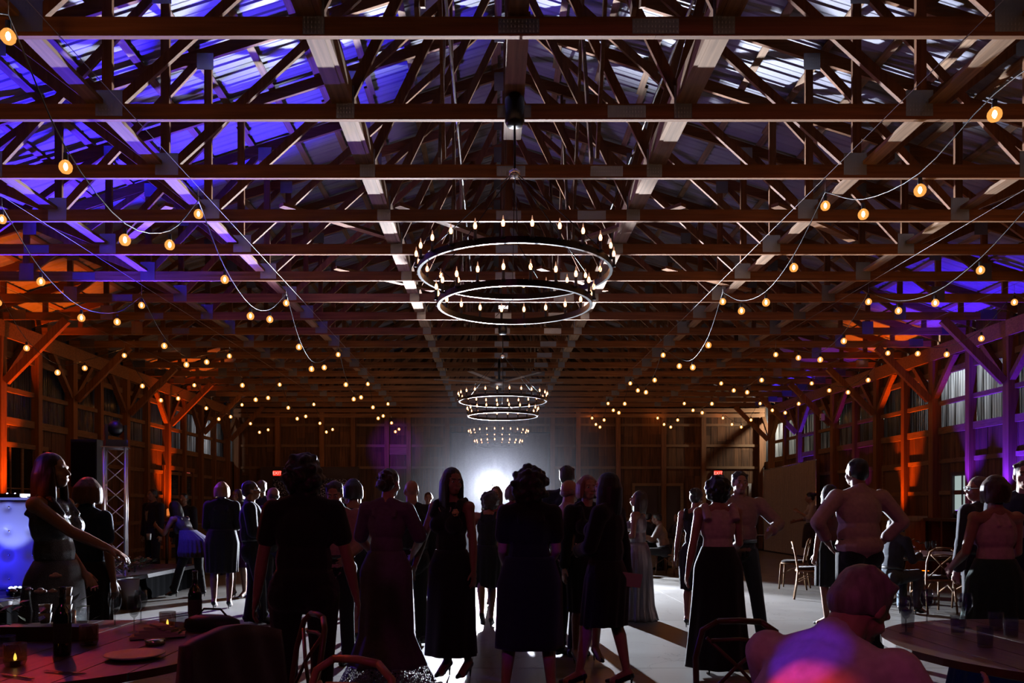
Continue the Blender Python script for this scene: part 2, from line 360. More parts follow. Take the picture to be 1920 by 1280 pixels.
# long braces that run the length of the hall over the chords
def runner(name, label, x, z, w_, th, m, ya=Y0, yb=Y1, cat='brace'):
    tag(MB().bar((x, ya, z), (x, yb, z), w_, th).build(name, m), label, cat, 'bracing between the trusses')
for lx, dx in (('at the far left', -5.5), ('left of the centre line, outer one', -3.72), ('just left of the centre line', -1.55), ('on the centre line', 0), ('just right of the centre line', 1.55), ('right of the centre line, outer one', 3.75), ('at the far right', 5.5)):
    runner('lateral_brace', 'pale flat board laid over the truss chords lengthwise, '+lx, CX+dx, ZC+.14+.02, .14, .038, M['lumber_y'], Y0, Y1 if dx else 5.84)
    if dx in (-1.55, 1.55): runner('brace_stiffener', 'upright board fixed beside the flat board '+lx, CX+dx+(.09 if dx < 0 else -.09), ZC+.14+.10, .04, .19, M['lumber_y'])
for dx in (-.75, .85):
    for n in range(-1, 16, 1):
        y0 = T0+TS*n; up_ = (n % 2 == 0)
        a, b = (ZC+.2, ztop(abs(dx))-.2) if up_ else (ztop(abs(dx))-.2, ZC+.2)
        tag(MB().bar((CX+dx+.05*(n % 2), y0+.03, a), (CX+dx+.05*(n % 2), y0+TS-.03, b), .09, .035, up=(1, 0, 0)).build('cross_brace', M['lumber_y']), 'slanting board bracing one truss to the next beside the centre line', 'brace', 'cross braces near the ridge')
for x0, n0, x1 in ((-2.55, 3, -1.3), (-1.15, 3, .0), (2.3, 3, 1.2), (-2.4, 5, -1.0), (2.6, 5, 4.3), (3.4, 3, 4.9), (-3.9, 3, -5.0), (.7, 5, 1.9)):
    tag(MB().bar((x0, T0+TS*n0, ZC+.201), (x1, T0+TS*(n0+1), ZC+.201), .10, .04).build('diagonal_brace', M['lumber_x']), 'pale board laid slantwise over the %s truss, %s' % ('fifth' if n0 == 3 else 'seventh', {-2.55: 'far left of the chandelier', -1.15: 'just left of the chandelier', 2.3: 'right of the chandelier', 3.4: 'far right of the chandelier', -3.9: 'outermost on the left', -2.4: 'left of the chandelier rings', 2.6: 'right of the chandelier rings', .7: 'above the chandelier rings'}[x0]), 'brace', 'slantwise boards over the chords')
for nm, x, z, ya, yb, lab in (('conduit', CX-.55, ZC+.45, 5.2, 14, 'bright metal conduit running lengthwise left of the centre line'), ('conduit', CX+1.45, ZC+.7, 5.2, 12, 'bright metal conduit running lengthwise right of the centre line')):
    mb = MB(); mb.tube([(x, ya, z), (x, yb, z)], .013)
    for q in range(3): mb.tube([(x, ya+1.2+q*2.9, z), (x, ya+1.32+q*2.9, z)], .019)
    tag(mb.build(nm, M['steel']), lab, 'conduit')
tag(MB().tube([(-2.8, 10.1, ZC+.19), (3.1, 10.1, ZC+.19)], .008).build('conduit', M['steel']), 'thin conduit crossing between two roof trusses above the nearest chandelier', 'conduit')

# ---------------------------------------------------------------- long side walls
PZ = 3.05           # top of the boarding, foot of the translucent band
bays = [T0 + TS*n for n in range(1, 18)]
def corr(L, h):
    mb = MB(); n = int(L/.0095); vs = []; fs = []
    for i in range(n+1):
        y = L*i/n; x = .009*math.sin(2*PI*y/.076)
        vs += [(x, y, 0), (x, y, h)]
    for i in range(n): fs.append((2*i, 2*i+2, 2*i+3, 2*i+1))
    mb.add(vs, fs, True); return mb.mesh('translucent_panel', M['poly'])
cm1, cm2 = corr(TS-.1, .56), corr(TS-.1, .62)
def sidewall(name, X, s):            # s=+1: the room lies towards +x of the wall
    wl = struct(name)
    y = 6.2
    while y < Y1:
        wv = random.choice((.19, .235, .27)); dz = random.uniform(0, .012)
        skip = name == 'wall_left' and 14.7 < y < 16.5
        if skip: MB().box((X-.03*s, y, 2.62), (X-(.008+dz)*s, y+wv-.006, PZ)).build('plank', M['board'], wl)
        else: MB().box((X-.03*s, y, 0), (X-(.008-dz)*s, y+wv-.006, PZ)).build('plank', M['board'], wl)
        y += wv
    MB().box((X-.045*s, 6.2, 0), (X-.033*s, Y1, PZ)).build('sheathing', M['dark'], wl)
    for z in (.35, 1.05, 1.75, 2.42):
        for a, b in zip(bays[:-1], bays[1:]):
            if name == 'wall_left' and 14.4 < a < 16 : continue
            MB().box((X, a+.075, z-.045), (X+.04*s, b-.075, z+.045)).build('girt', M['girt'], wl)
    for z, h in ((PZ+.02, .14), (3.66, .09), (4.31, .12)):
        for a, b in zip(bays[:-1], bays[1:]): MB().box((X-.02*s, a+.07, z-h/2), (X+.055*s, b-.07, z+h/2)).build('rail', M['girt'], wl)
    for a, b in zip(bays[:-1], bays[1:]):
        inst('translucent_panel', cm1, wl, (X-.03*s, a+.05, PZ+.05)); inst('translucent_panel', cm2, wl, (X-.03*s, a+.05, 3.70))
        MB().box((X-.05*s, a+.06, 4.33), (X-.01*s, b-.06, 5.19)).build('eave_board', M['board'], wl)
    for n, y in enumerate(bays, start=1):
        main = n % 2 == 1; wd = .17 if main else .135
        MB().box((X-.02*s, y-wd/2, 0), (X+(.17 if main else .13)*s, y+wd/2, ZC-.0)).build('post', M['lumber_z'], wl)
        if main:   # knee braces: one up to the chord, two up to the plate
            MB().bar((X+.20*s, y, 3.75), (X+1.32*s, y, ZC), .14, .09, up=(0, 1, 0)).build('knee_brace', M['lumber_z'], wl)
            for q in (-1, 1):
                MB().bar((X+.09*s, y+q*.06, 3.80), (X+.09*s, y+q*.80, ZC-.28), .09, .12, up=(1, 0, 0)).build('knee_brace', M['lumber_z'], wl)
    for a, b in zip(bays[:-1:2], bays[2::2]):
        MB().box((X+.02*s, a+.003, ZC-.30), (X+.065*s, b-.003, ZC-.005)).build('wall_plate', M['lumber_x'], wl)
        MB().box((X+.13*s, a+.003, ZC-.30), (X+.175*s, b-.003, ZC-.005)).build('wall_plate', M['lumber_x'], wl)
    return wl
wl = sidewall('wall_left', XL-.05, 1)
wr = sidewall('wall_right', XR+.05, -1)

# ---------------------------------------------------------------- far wall
wf = struct('wall_back'); y = Y1
x = XL-.1
while x < XR+.1:
    wv = random.choice((.24, .29, .30, .34)); z = 0
    cuts = [0, random.uniform(1.2, 2.6), random.uniform(3.2, 4.3), ZC+.35]
    for a, b in zip(cuts[:-1], cuts[1:]): MB().box((x, y, a+.002), (x+wv-.012, y+.022+random.uniform(0, .008), b-.002)).build('plank', M['board'], wf)
    x += wv
MB().box((XL-.2, y+.035, 0), (XR+.2, y+.05, 5.4)).build('sheathing', M['dark'], wf)
mb = MB(); mb.add([(XL-.3, y+.02, 5.2), (XR+.3, y+.02, 5.2), (CX, y+.02, 8.05), (XL-.3, y+.06, 5.2), (XR+.3, y+.06, 5.2), (CX, y+.06, 8.05)], [(0, 1, 2), (5, 4, 3), (0, 3, 4, 1), (1, 4, 5, 2), (2, 5, 3, 0)]); mb.build('gable', M['board'], wf)
px = [XL+.1, -7.55, -6.0, -4.9, -3.72, -2.95, -1.6, 2.1, 3.0, 4.4, 6.0, 7.4, XR-.1]
for i, x in enumerate(px): MB().box((x-.08, y-.16, 0), (x+.08, y+.0, ZC)).build('post', M['lumber_z'], wf)
for z in (1.05, 2.85, 3.62, 4.35):
    for a, b in zip(px[:-1], px[1:]):
        if a in (-1.6,) and z < 4: continue
        MB().box((a+.085, y-.045, z-.045), (b-.085, y-.0005, z+.045)).build('girt', M['girt'], wf)
MB().box((-3.64, y-.06, 3.30), (-3.03, y-.002, 3.56)).build('header', M['girt'], wf)
for z in (4.78, 4.60): MB().box((XL, y-.13, z), (XR, y-.165, z+.14)).build('header', M['lumber_x'], wf)
# grey sheet behind the back light
gp = thing('backdrop_panel', 'grey fabric backdrop on the far wall behind the bright lamp', 'backdrop', (0, 0, 0))
mb = MB(); L = 3.4
vs = []; nseg = 110
for i in range(nseg+1):
    xx = -1.45 + L*i/nseg; yy = y-.19+.004*math.sin(i*.9); vs += [(xx, yy, .03), (xx, yy, 4.05), (xx, yy+.006, .03), (xx, yy+.006, 4.05)]
mb.add(vs, [q for i in range(nseg) for q in ((4*i, 4*i+4, 4*i+5, 4*i+1), (4*i+2, 4*i+3, 4*i+7, 4*i+6))], True); mb.build('fabric', cloth((.16, .13, .14)), gp)
MB().tube([(-1.5, y-.19, 4.06), (2.0, y-.19, 4.06)], .02).build('rail', M['blackm'], gp)
# the far-left opening with a beaded curtain and heavy frame
d1 = struct('door_1', (0, 0, 0))
def frame(o, x0, x1, z0, z1, yy, w_, m, dep=.08, bottom=False):
    MB().box((x0-w_, yy-dep, z0), (x0, yy, z1)).build('jamb', m, o); MB().box((x1, yy-dep, z0), (x1+w_, yy, z1)).build('jamb', m, o)
    MB().box((x0-w_, yy-dep, z1+.001), (x1+w_, yy, z1+w_)).build('head', m, o)
    if bottom: MB().box((x0-w_, yy-dep, z0-w_), (x1+w_, yy, z0-.001)).build('sill', m, o)
dm = mat('dark_door_frame', (.05, .025, .015), .6)
frame(d1, -7.7, -5.1, 0, 2.45, y-.17, .42, dm)
def sparkle():
    m = bpy.data.materials.new('beaded_curtain'); t = nt(m); b = t.nodes['Principled BSDF']; tc = t.nodes.new('ShaderNodeTexCoord'); v = t.nodes.new('ShaderNodeTexVoronoi'); v.inputs['Scale'].default_value = 24
    r = t.nodes.new('ShaderNodeValToRGB'); r.color_ramp.elements[0].position = .25; r.color_ramp.elements[0].color = (.85, .85, .95, 1); r.color_ramp.elements[1].position = .42; r.color_ramp.elements[1].color = (.02, .02, .03, 1)
    t.links.new(tc.outputs['Object'], v.inputs['Vector']); t.links.new(v.outputs['Distance'], r.inputs[0]); t.links.new(r.outputs[0], b.inputs['Base Color']); b.inputs['Roughness'].default_value = .3; return m
MB().box((-7.7, y-.20, 0), (-5.1, y-.19, 2.45)).build('beaded_curtain', sparkle(), d1)
d2 = struct('door_2'); frame(d2, 5.0, 6.6, 0, 2.2, y-.02, .1, M['girt'], .06)
for q in (0, 1): MB().box((5.02+q*.8, y-.05, 0), (5.79+q*.8, y-.03, 2.19)).build('door_leaf', dm, d2)
d3 = struct('door_3'); frame(d3, 8.2, 8.95, 0, 2.2, y-.17, .09, M['white'], .06); MB().box((8.2, y-.2, 0), (8.95, y-.175, 2.2)).build('door_leaf', M['board'], d3)
w1 = struct('window_1'); frame(w1, -8.55, -8.2, 1.15, 2.0, y-.17, .10, M['white'], .04, True)
MB().box((-8.55, y-.19, 1.15), (-8.2, y-.175, 2.0)).build('pane', mat('pale_notice', (.5, .5, .48), .6), w1)
# left wall: french window with dark panes, door with its lit jamb
def wallx(o, X, s, y0, y1, z0, z1, cols, rows, m, fr, w_=.09, pm=None):
    MB().box((X, y0-w_, z0), (X+.06*s, y0, z1)).build('jamb', fr, o); MB().box((X, y1, z0), (X+.06*s, y1+w_, z1)).build('jamb', fr, o)
    MB().box((X, y0-w_, z1+.001), (X+.07*s, y1+w_, z1+w_)).build('head', fr, o)
    if z0 > .2: MB().box((X, y0-w_, z0-w_), (X+.07*s, y1+w_, z0-.001)).build('sill', fr, o)
    for i in range(cols):
        for j in range(rows):
            ya = y0+(y1-y0)*i/cols; yb = y0+(y1-y0)*(i+1)/cols; za = z0+(z1-z0)*j/rows; zb = z0+(z1-z0)*(j+1)/rows
            MB().box((X+.01*s, ya+.012, za+.012), (X+.02*s, yb-.012, zb-.012)).build('pane', m, o)
    for i in range(1, cols): yy = y0+(y1-y0)*i/cols; MB().box((X+.005*s, yy-.012-(.02 if cols == 4 and i == 2 else 0), z0), (X+.045*s, yy+.012+(.02 if cols == 4 and i == 2 else 0), z1)).build('muntin', fr, o)
    for j in range(1, rows): zz = z0+(z1-z0)*j/rows; MB().box((X+.008*s, y0, zz-.012), (X+.035*s, y1, zz+.012)).build('muntin', fr, o)
w2 = struct('window_2'); wallx(w2, XL-.05, 1, 14.72, 16.25, .25, 2.58, 4, 3, M['pane'], M['girt'])
d4 = struct('door_4'); wallx(d4, XL-.04, 1, 22.2, 24.2, .02, 2.5, 2, 1, M['pane'], M['lumber_z'], .12)
w3 = struct('window_3'); wallx(w3, XR+.04, -1, 15.95, 16.55, 1.32, 2.10, 2, 1, M['lit_pane'], mat('dark_sash', (.07, .05, .05), .6), .07)
d5 = struct('door_5'); wallx(d5, XR+.04, -1, 18.55, 19.5, .02, 2.32, 1, 1, mat('brown_door', (.22, .12, .07), .6), M['girt'], .07)
# wainscot shelf and counter on the right wall
sh = thing('wall_counter', 'long dark wooden counter along the right wall under the lit window', 'counter', (0, 0, 0))
MB().box((XR-.45, 12.6, 1.16), (XR-.02, 17.6, 1.22)).build('counter_top', M['walnut'], sh)
for q in range(5): MB().box((XR-.40, 12.8+q*1.15, 0), (XR-.05, 12.86+q*1.15, 1.16)).build('leg', M['walnut'], sh)
# ---------------------------------------------------------------- chandeliers
RODZ = E + (952-330)*7.0/F
def ringmesh(R, name='ring'):
    mb = MB(); n = 96
    prof = [(R-.012, 0), (R+.012, 0), (R+.012, .052), (R-.012, .052)]
    rings = [[(r*math.cos(i*2*PI/n), r*math.sin(i*2*PI/n), z) for i in range(n)] for r, z in prof]
    vs = [v for q in rings for v in q]; fs = []
    for k in range(4):
        for i in range(n): j = (i+1) % n; k2 = (k+1) % 4; fs.append((k*n+i, k*n+j, k2*n+j, k2*n+i))
    mb.add(vs, fs, False); return mb.mesh(name, M['blackm'])
R1, R2, ZA, ZB = .83, .66, 3.455, 3.175
ring1, ring2 = ringmesh(R1), ringmesh(R2)
cand = MB().lathe([(.004, -.0), (.019, .0), (.019, .015), (.012, .02), (.012, .085), (.004, .086)], n=10).mesh('candle', M['candle_wax'])
glow = MB().lathe([(.004, .085), (.011, .094), (.0145, .112), (.010, .130), (.006, .138)], n=10).mesh('bulb', M['flame'])
tip = MB().lathe([(.0065, .137), (.0055, .150), (.003, .163), (.001, .174)], n=8).mesh('bulb_tip', M['tip'])
def chandelier(loc, label, top=True):
    t = thing('chandelier', label, 'chandelier', loc, 0, 'two-tier ring chandeliers')
    inst('ring', ring1, t, (0, 0, ZA)); inst('ring', ring2, t, (0, 0, ZB))
    for R, z, n in ((R1, ZA, 24), (R2, ZB, 20)):
        for i in range(n):
            a = 2*PI*(i+.5)/n; c = inst('candle', cand, t, ((R+.022)*math.cos(a), (R+.022)*math.sin(a), z+.035))
            inst('bulb', glow, c); inst('bulb_tip', tip, c)
    for i in range(6):
        a = 2*PI*(i+.5)/6
        MB().tube([(.02*math.cos(a), .02*math.sin(a), RODZ), (R1*math.cos(a), R1*math.sin(a), ZA+.07)], .004, 5).build('chain', M['blackm'], t)
        b = a+.25
        MB().tube([(R1*math.cos(a), R1*math.sin(a), ZA), (R2*math.cos(b), R2*math.sin(b), ZB+.07)], .003, 5).build('chain', M['blackm'], t)
    MB().lathe([(.005, RODZ-.04), (.05, RODZ-.02), (.05, RODZ+.02), (.005, RODZ+.05)], n=12).build('hub', M['steel'], t)
    MB().tube([(0, 0, RODZ+.03), (0, 0, ZC-.12)], .010, 8).build('rod', M['blackm'], t)
    MB().lathe([(.01, ZC-.14), (.07, ZC-.13), (.085, ZC-.10), (.085, ZC+.10), (.05, ZC+.13), (.05, ZC+.141)], n=16).build('canopy', M['blackm'], t)
    MB().box((-.085, -1.10, ZC+.142), (.085, .86, ZC+.18)).build('mounting_board', M['lumber_y'], t)
    return t
ch0 = chandelier((CX, 6.95, 0), 'large black two-tier ring chandelier with candle bulbs, nearest the camera')
for yy, lab in ((15.3, 'black two-tier ring chandelier with candle bulbs, middle one of the row'), (22.7, 'small far black two-tier ring chandelier with candle bulbs near the far wall')):
    o = dup(ch0); o.location = (CX+(.0 if yy < 20 else -.03), yy, .0); o['label'] = lab
    if yy < 20: o.location.z = .0
# ceiling fan behind the middle chandelier
fa = thing('ceiling_fan', 'large ceiling fan with thin pale blades behind the middle chandelier', 'fan', (CX-.04, 19.0, 0))
MB().lathe([(.02, 4.30), (.20, 4.31), (.24, 4.36), (.22, 4.43), (.06, 4.47)], n=20).build('motor', mat('grey_motor', (.35, .3, .3), .4, .5), fa)
MB().tube([(0, 0, 4.45), (0, 0, ZC+.2)], .03).build('rod', M['blackm'], fa)
for i, a in enumerate((8, 62, 118, 190, 245, 305)):
    a = math.radians(a); ca, sa = math.cos(a), math.sin(a)
    MB().bar((.18*ca, .18*sa, 4.40), (1.55*ca, 1.55*sa, 4.44), .13, .014).build('blade', mat('blade_grey', (.4, .33, .32), .35, .3) if i == 0 else bpy.data.materials['blade_grey'], fa)

# ---------------------------------------------------------------- strings of globe bulbs
gl = MB().lathe([(.014, -.002), (.030, -.014), (.044, -.034), (.0475, -.054), (.043, -.076), (.028, -.094), (.004, -.101)], n=16).mesh('bulb', M['globe'])
sk = MB().lathe([(.006, .055), (.016, .05), (.018, .0), (.015, -.006), (.004, -.007)], n=10).mesh('socket', M['dark'])
fi = MB().lathe([(.004, -.022), (.012, -.032), (.0165, -.052), (.011, -.07), (.003, -.078)], n=8).mesh('filament', M['filament'])
def hz(z): return z + .05 + .05
def strand(X, first, hang, drop, label, ext):
    t = thing('string_light', label, 'string light', (0, 0, 0), 0, 'strings of globe bulbs')
    pre = []; d_ = first[0][0]-.9
    for q in range(9):
        if d_ > -3: pre.insert(0, (d_, (2.62, 2.48, 2.66, 3.12)[q % 4])); d_ -= .95
    pts = pre + list(first)          # (depth, height above the eye)
    while pts[-1][0] < 27:
        d0 = pts[-1][0]
        for fr, dz in zip((.22, .47, .73), drop): pts.append((d0+3.87*fr, 3.12+dz))
        pts.append((d0+3.87, 3.12))
    pts = [p for p in pts if p[0] < 27.9]
    path = []
    for d, h in pts:
        z = E+h+.055
        b = inst('bulb', gl, t, (X, d, z)); inst('socket', sk, b); inst('filament', fi, b)
        path.append((d, z+.09, h))
    
    # swagged cable: smooth through the sockets, pulled up to the steel rope at each hanging point
    cur = []
    for i, p in enumerate(path): cur.append(Vector((X, p[0], p[1]))); 
    sm = []
    for i in range(len(cur)-1):
        p0 = cur[max(i-1, 0)]; p1 = cur[i]; p2 = cur[i+1]; p3 = cur[min(i+2, len(cur)-1)]
        m1 = (p2-p0)*.5 if path[i][2] < 3.0 else (p2-p1); m2 = (p3-p1)*.5 if path[i+1][2] < 3.0 else (p2-p1)
        for q in range(4):
            u = q/4; sm.append(p1*(2*u**3-3*u*u+1)+m1*(u**3-2*u*u+u)+p2*(-2*u**3+3*u*u)+m2*(u**3-u*u))
    sm.append(cur[-1])
    MB().tube(sm, .0055, 5).build('cable', M['wire'], t)
    MB().tube([(X, -3.0, ZC-.02), (X, Y1-.1, ZC-.02)], .0035, 5).build('support_rope', M['cable'], t)
    for p in path:
        if p[2] > 3.0: MB().tube([(X, p[0], p[1]), (X, p[0], ZC-.02)], .003, 4).build('hanger', M['cable'], t)
    return t
LD = (-.48, -.66, -.48); RD = (-.40, -.52, -.33)
strand(-3.15, [(5.2, 3.06), (5.9, 2.51), (6.85, 2.29), (7.8, 2.56), (8.56, 3.14), (9.4, 2.68), (10.4, 2.49), (11.3, 2.66), (12.2, 3.12), (13.0, 2.61), (13.9, 2.41), (14.95, 2.62), (16.3, 3.12)], 0, LD, 'string of amber globe bulbs running lengthwise, innermost on the left side', (4.3, E+2.8, 2))
strand(3.45, [(5.5, 2.70), (6.46, 2.56), (7.45, 2.73), (8.3, 3.13), (9.17, 2.75), (10.1, 2.59), (11.1, 2.73), (12.0, 3.09), (12.8, 2.6), (13.8, 2.42), (14.8, 2.62), (16.2, 3.09)], 0, RD, 'string of amber globe bulbs running lengthwise, innermost on the right side', (4.6, E+3.0, 2))
strand(-5.4, [(8.8, 3.17), (9.56, 2.70), (10.5, 2.49), (11.5, 2.67), (12.3, 3.11), (13.15, 2.66), (14.1, 2.52), (15.1, 2.75), (16.4, 3.11)], 0, LD, 'string of amber globe bulbs running lengthwise, middle one on the left side', (7.8, E+2.7, 2))
strand(5.73, [(8.5, 3.1), (9.4, 2.79), (10.36, 2.65), (11.3, 2.78), (12.2, 3.14), (13.06, 2.72), (14.0, 2.59), (15.0, 2.81), (16.2, 3.1)], 0, RD, 'string of amber globe bulbs running lengthwise, middle one on the right side', (7.6, E+2.9, 2))
strand(-7.6, [(12.3, 3.15), (13.04, 2.6), (13.97, 2.36), (14.9, 2.6), (16.5, 3.14)], 0, LD, 'string of amber globe bulbs running lengthwise, outermost along the left wall', (11.4, E+2.6, 2))
strand(8.0, [(12.27, 3.15), (13.1, 2.77), (14.1, 2.70), (15.06, 2.9), (16.2, 3.13)], 0, RD, 'string of amber globe bulbs running lengthwise, outermost along the right wall', (11.3, E+2.8, 2))

# ---------------------------------------------------------------- exit signs
def text(body, size, m, parent, loc, rot=(PI/2, 0, 0), ext=.002, name='lettering'):
    c = bpy.data.curves.new(name, 'FONT'); c.body = body; c.size = size; c.align_x = 'CENTER'; c.align_y = 'CENTER'; c.extrude = ext; c.materials.append(m)
    o = bpy.data.objects.new(name, c); C.objects.link(o); me = bpy.data.meshes.new_from_object(o.evaluated_get(bpy.context.evaluated_depsgraph_get())); bpy.data.objects.remove(o)
    return inst(name, me, parent, loc, rot)
for px_, lab in ((520, 'red glowing exit sign on the left of the far wall'), (1346, 'red glowing exit sign on the right of the far wall')):
    p = at(px_, 887, 27.92 if px_ == 520 else 28.16); t = thing('exit_sign', lab, 'exit sign', p)
    MB().box((-.155, -.03, -.10), (.155, .03, .10)).build('housing', M['dark'], t); MB().box((-.14, -.036, -.085), (.14, -.031, .085)).build('face', M['exit'], t)
    text('EXIT', .15, mat('exit_letters', (.25, .0, .0), .5, emis=(1, .25, .2), es=2.2) if px_ == 520 else bpy.data.materials['exit_letters'], t, (0, -.039, 0))

# ---------------------------------------------------------------- back light on its stand, par cans
bl = thing('stage_light', 'bright white light on a stand at the far side of the dance floor', 'stage light', (0, 19.62, 0))
MB().tube([(0, 0, .02), (0, 0, 1.78)], .02).build('stand_pole', M['blackm'], bl)
for i in range(3):
    a = i*2*PI/3+.5; MB().tube([(0, 0, .75), (.5*math.cos(a), .5*math.sin(a), .02)], .012).build('leg', M['blackm'], bl)
MB().lathe([(.02, -.12), (.12, -.10), (.14, 0), (.14, .14), (.02, .15)], n=20).build('lamp_head', M['dark'], bl)
bl.children[-1].rotation_euler = (PI/2, 0, 0); bl.children[-1].location = (0, 0, 1.95)
MB().ell((0, -.17, 1.95), (.115, .02, .115)).build('lens', emi('white_lens', (.85, .92, 1), 160), bl)
def uplight(x, y, col, lab, es=8):
    t = thing('uplight', lab, 'uplight', (x, y, .40 if x < 0 and y < 15 else (1.22 if 9.1 < x and y < 16 else 0)), 0, 'uplights at the foot of the walls')
    MB().lathe([(.02, .0), (.10, .01), (.10, .15), (.085, .16), (.02, .155)], n=16).build('body', M['dark'], t)
    MB().lathe([(.005, .160), (.075, .161), (.005, .166)], n=16).build('lens', emi('uplight_lens', col, es), t)
for x, y, c, lab in ((-8.45, 14.4, ORG, 'orange uplight on the stage by the left wall post beside the dark window'), (-8.45, 21.95, ORG, 'orange uplight on the floor further down the left wall'), (-8.45, 11.9, ORG, 'orange uplight on the stage, nearest the camera on the left wall'),
                     (9.0, 18.3, ORG, 'orange uplight on the floor by the right wall, behind the cabinet'), (8.75, 16.2, ORG, 'orange uplight added on the floor to light the cabinet by the right wall'), (9.2, 15.78, (.2, .02, 1), 'violet uplight on the counter under the lit window of the right wall'),
                     (9.38, 24.2, (.1, .02, 1), 'blue uplight on the floor behind the ivory drape'), (9.15, 14.5, (.12, .02, 1), 'violet uplight on the right wall counter nearest the camera')):
    uplight(x, y, c, lab)

# ---------------------------------------------------------------- DJ stage on the left
st = thing('stage', 'low black stage platform along the left wall', 'stage', (0, 0, 0))
pm = mat('stage_deck', (.055, .05, .06), .5, noise=.2, scale=6)
for i in range(5):
    a = 8.3+i*1.29
    for j in range(2): MB().box((-8.6+j*1.61+.002, a+.002, .34), (-8.6+(j+1)*1.61-.002, a+1.286, .40)).build('deck_panel', pm, st)
mb = MB(); n = 90      # pleated skirt on the room side and the camera side
pts = [(-5.40, 8.3+6.45*i/n) for i in range(n+1)]
vs = []
for i, (x, yy) in enumerate(pts): xx = x+.018*math.sin(i*1.9); vs += [(xx, yy, .005), (xx, yy, .34)]
mb.add(vs, [(2*i, 2*i+2, 2*i+3, 2*i+1) for i in range(n)], True)
vs = []
for i in range(n+1): vs += [(-8.6+3.2*i/n, 8.32+.018*math.sin(i*1.9), .005), (-8.6+3.2*i/n, 8.32+.018*math.sin(i*1.9), .34)]
mb.add(vs, [(2*i, 2*i+2, 2*i+3, 2*i+1) for i in range(n)], True); mb.build('skirt', mat('black_stage_skirt', (.006, .006, .007), .95, spec=.02), st)
# tufted white booth facade
bo = thing('dj_booth', 'white tufted booth facade lit blue from below', 'booth', (-6.52, 10.05, .40))
mb = MB(); nx, nz = 60, 40; W_, H_ = 1.74, 1.13; vs = []
bt = [(i*.30-.75, .14+j*.30) for i in range(6) for j in range(4)]
for j in range(nz+1):
    for i in range(nx+1):
        x = -W_/2+W_*i/nx; z = H_*j/nz; dpt = .0
        for bx, bz in bt: dpt += .045*math.exp(-((x-bx)**2+(z-bz)**2)/.0022)
        e = min(1, min(x+W_/2, W_/2-x, z, H_-z)/.05); vs.append((x, -.05*e**.5+dpt*e, z))
fs = [(j*(nx+1)+i, j*(nx+1)+i+1, (j+1)*(nx+1)+i+1, (j+1)*(nx+1)+i) for j in range(nz) for i in range(nx)]
mb.add(vs, fs, True); mb.build('tufted_panel', mat('white_vinyl', (.8, .8, .82), .35), bo)
for bx, bz in bt: MB().ell((bx, -.012, bz), (.017, .012, .017), n=8, k=5).build('button', M['steel'], bo)
MB().box((-W_/2-.02, -.06, H_), (W_/2+.02, .5, H_+.03)).build('top_shelf', M['white'], bo)
MB().box((-W_/2, .0, 0), (W_/2, .03, H_)).build('back_panel', M['dark'], bo)
par = thing('stage_light', 'small par light with white-blue LEDs standing on the stage before the booth', 'stage light', (-5.48-.10, 9.35, .40))
MB().lathe([(.02, .0), (.09, .01), (.10, .09), (.02, .10)], n=16).build('body', M['dark'], par)
for i in range(6): MB().ell((.055*math.cos(i), .055*math.sin(i)*.9, .10), (.02, .02, .012), n=8, k=5).build('led', M['led_b'], par)
mo = thing('monitor_speaker', 'black box speaker on the stage at the left edge', 'speaker', (-5.85-.35, 8.95, .40))
MB().box((-.30, -.2, 0), (.30, .2, .46)).build('cabinet', M['dark'], mo); MB().box((-.27, -.215, .03), (.27, -.201, .43)).build('grille', M['blackm'], mo)
# stand microphone / gear on the booth
mi = thing('gooseneck_lamp', 'small dark desk lamp on top of the booth', 'lamp', (-5.85, 10.15, 1.56))
MB().tube([(0, 0, 0), (0, 0, .10), (.02, -.01, .17), (.06, -.02, .20)], .008).build('neck', M['dark'], mi); MB().lathe([(.005, 0), (.05, .004), (.05, .015), (.005, .02)]).build('base', M['dark'], mi)
MB().ell((.075, -.03, .20), (.035, .02, .02)).build('head', M['blackm'], mi)
mx = thing('mixer', 'flat dark mixer console on top of the booth', 'mixer', (-6.15, 10.2, 1.56))
MB().box((-.28, -.14, 0), (.20, .14, .05)).build('case', M['dark'], mx)
for i in range(4): MB().box((-.2+i*.1, -.13, .05), (-.17+i*.1, -.11, .058)).build('fader', M['steel'], mx)
# aluminium truss tower with a light on it
tw = thing('truss_tower', 'square aluminium truss tower on the stage', 'truss tower', (-5.66, 12.0, .40), .35)
hw = .145; H_ = 1.93
for sx, sy in ((-1, -1), (1, -1), (1, 1), (-1, 1)): MB().tube([(sx*hw, sy*hw, 0), (sx*hw, sy*hw, H_)], .022, 10).build('main_tube', M['alu'], tw)
for fc in range(4):
    (ax, ay), (bx, by) = [((-1, -1), (1, -1)), ((1, -1), (1, 1)), ((1, 1), (-1, 1)), ((-1, 1), (-1, -1))][fc]
    for q in range(7):
        z0, z1 = q*.275, (q+1)*.275; p, r = ((ax, ay), (bx, by)) if q % 2 else ((bx, by), (ax, ay))
        MB().tube([(p[0]*hw, p[1]*hw, z0), (r[0]*hw, r[1]*hw, z1)], .008, 6).build('diagonal', M['alu'], tw)
    for z in (.012, H_-.012): MB().tube([(ax*hw, ay*hw, z), (bx*hw, by*hw, z)], .010, 6).build('ring_tube', M['alu'], tw)
MB().box((-.2, -.2, -.008+.01), (.2, .2, .012)).build('base_plate', M['alu'], tw); MB().box((-.19, -.19, H_), (.19, .19, H_+.01)).build('top_plate', M['alu'], tw)
mh = thing('moving_head_light', 'black moving head light on top of the aluminium truss tower', 'stage light', (-5.66, 12.0, 2.345), .6)
MB().box((-.15, -.13, 0), (.15, .13, .10)).build('base', M['dark'], mh)
for s in (-1, 1): MB().box((s*.13-.02, -.06, .10), (s*.13+.02, .06, .33)).build('yoke', M['dark'], mh)
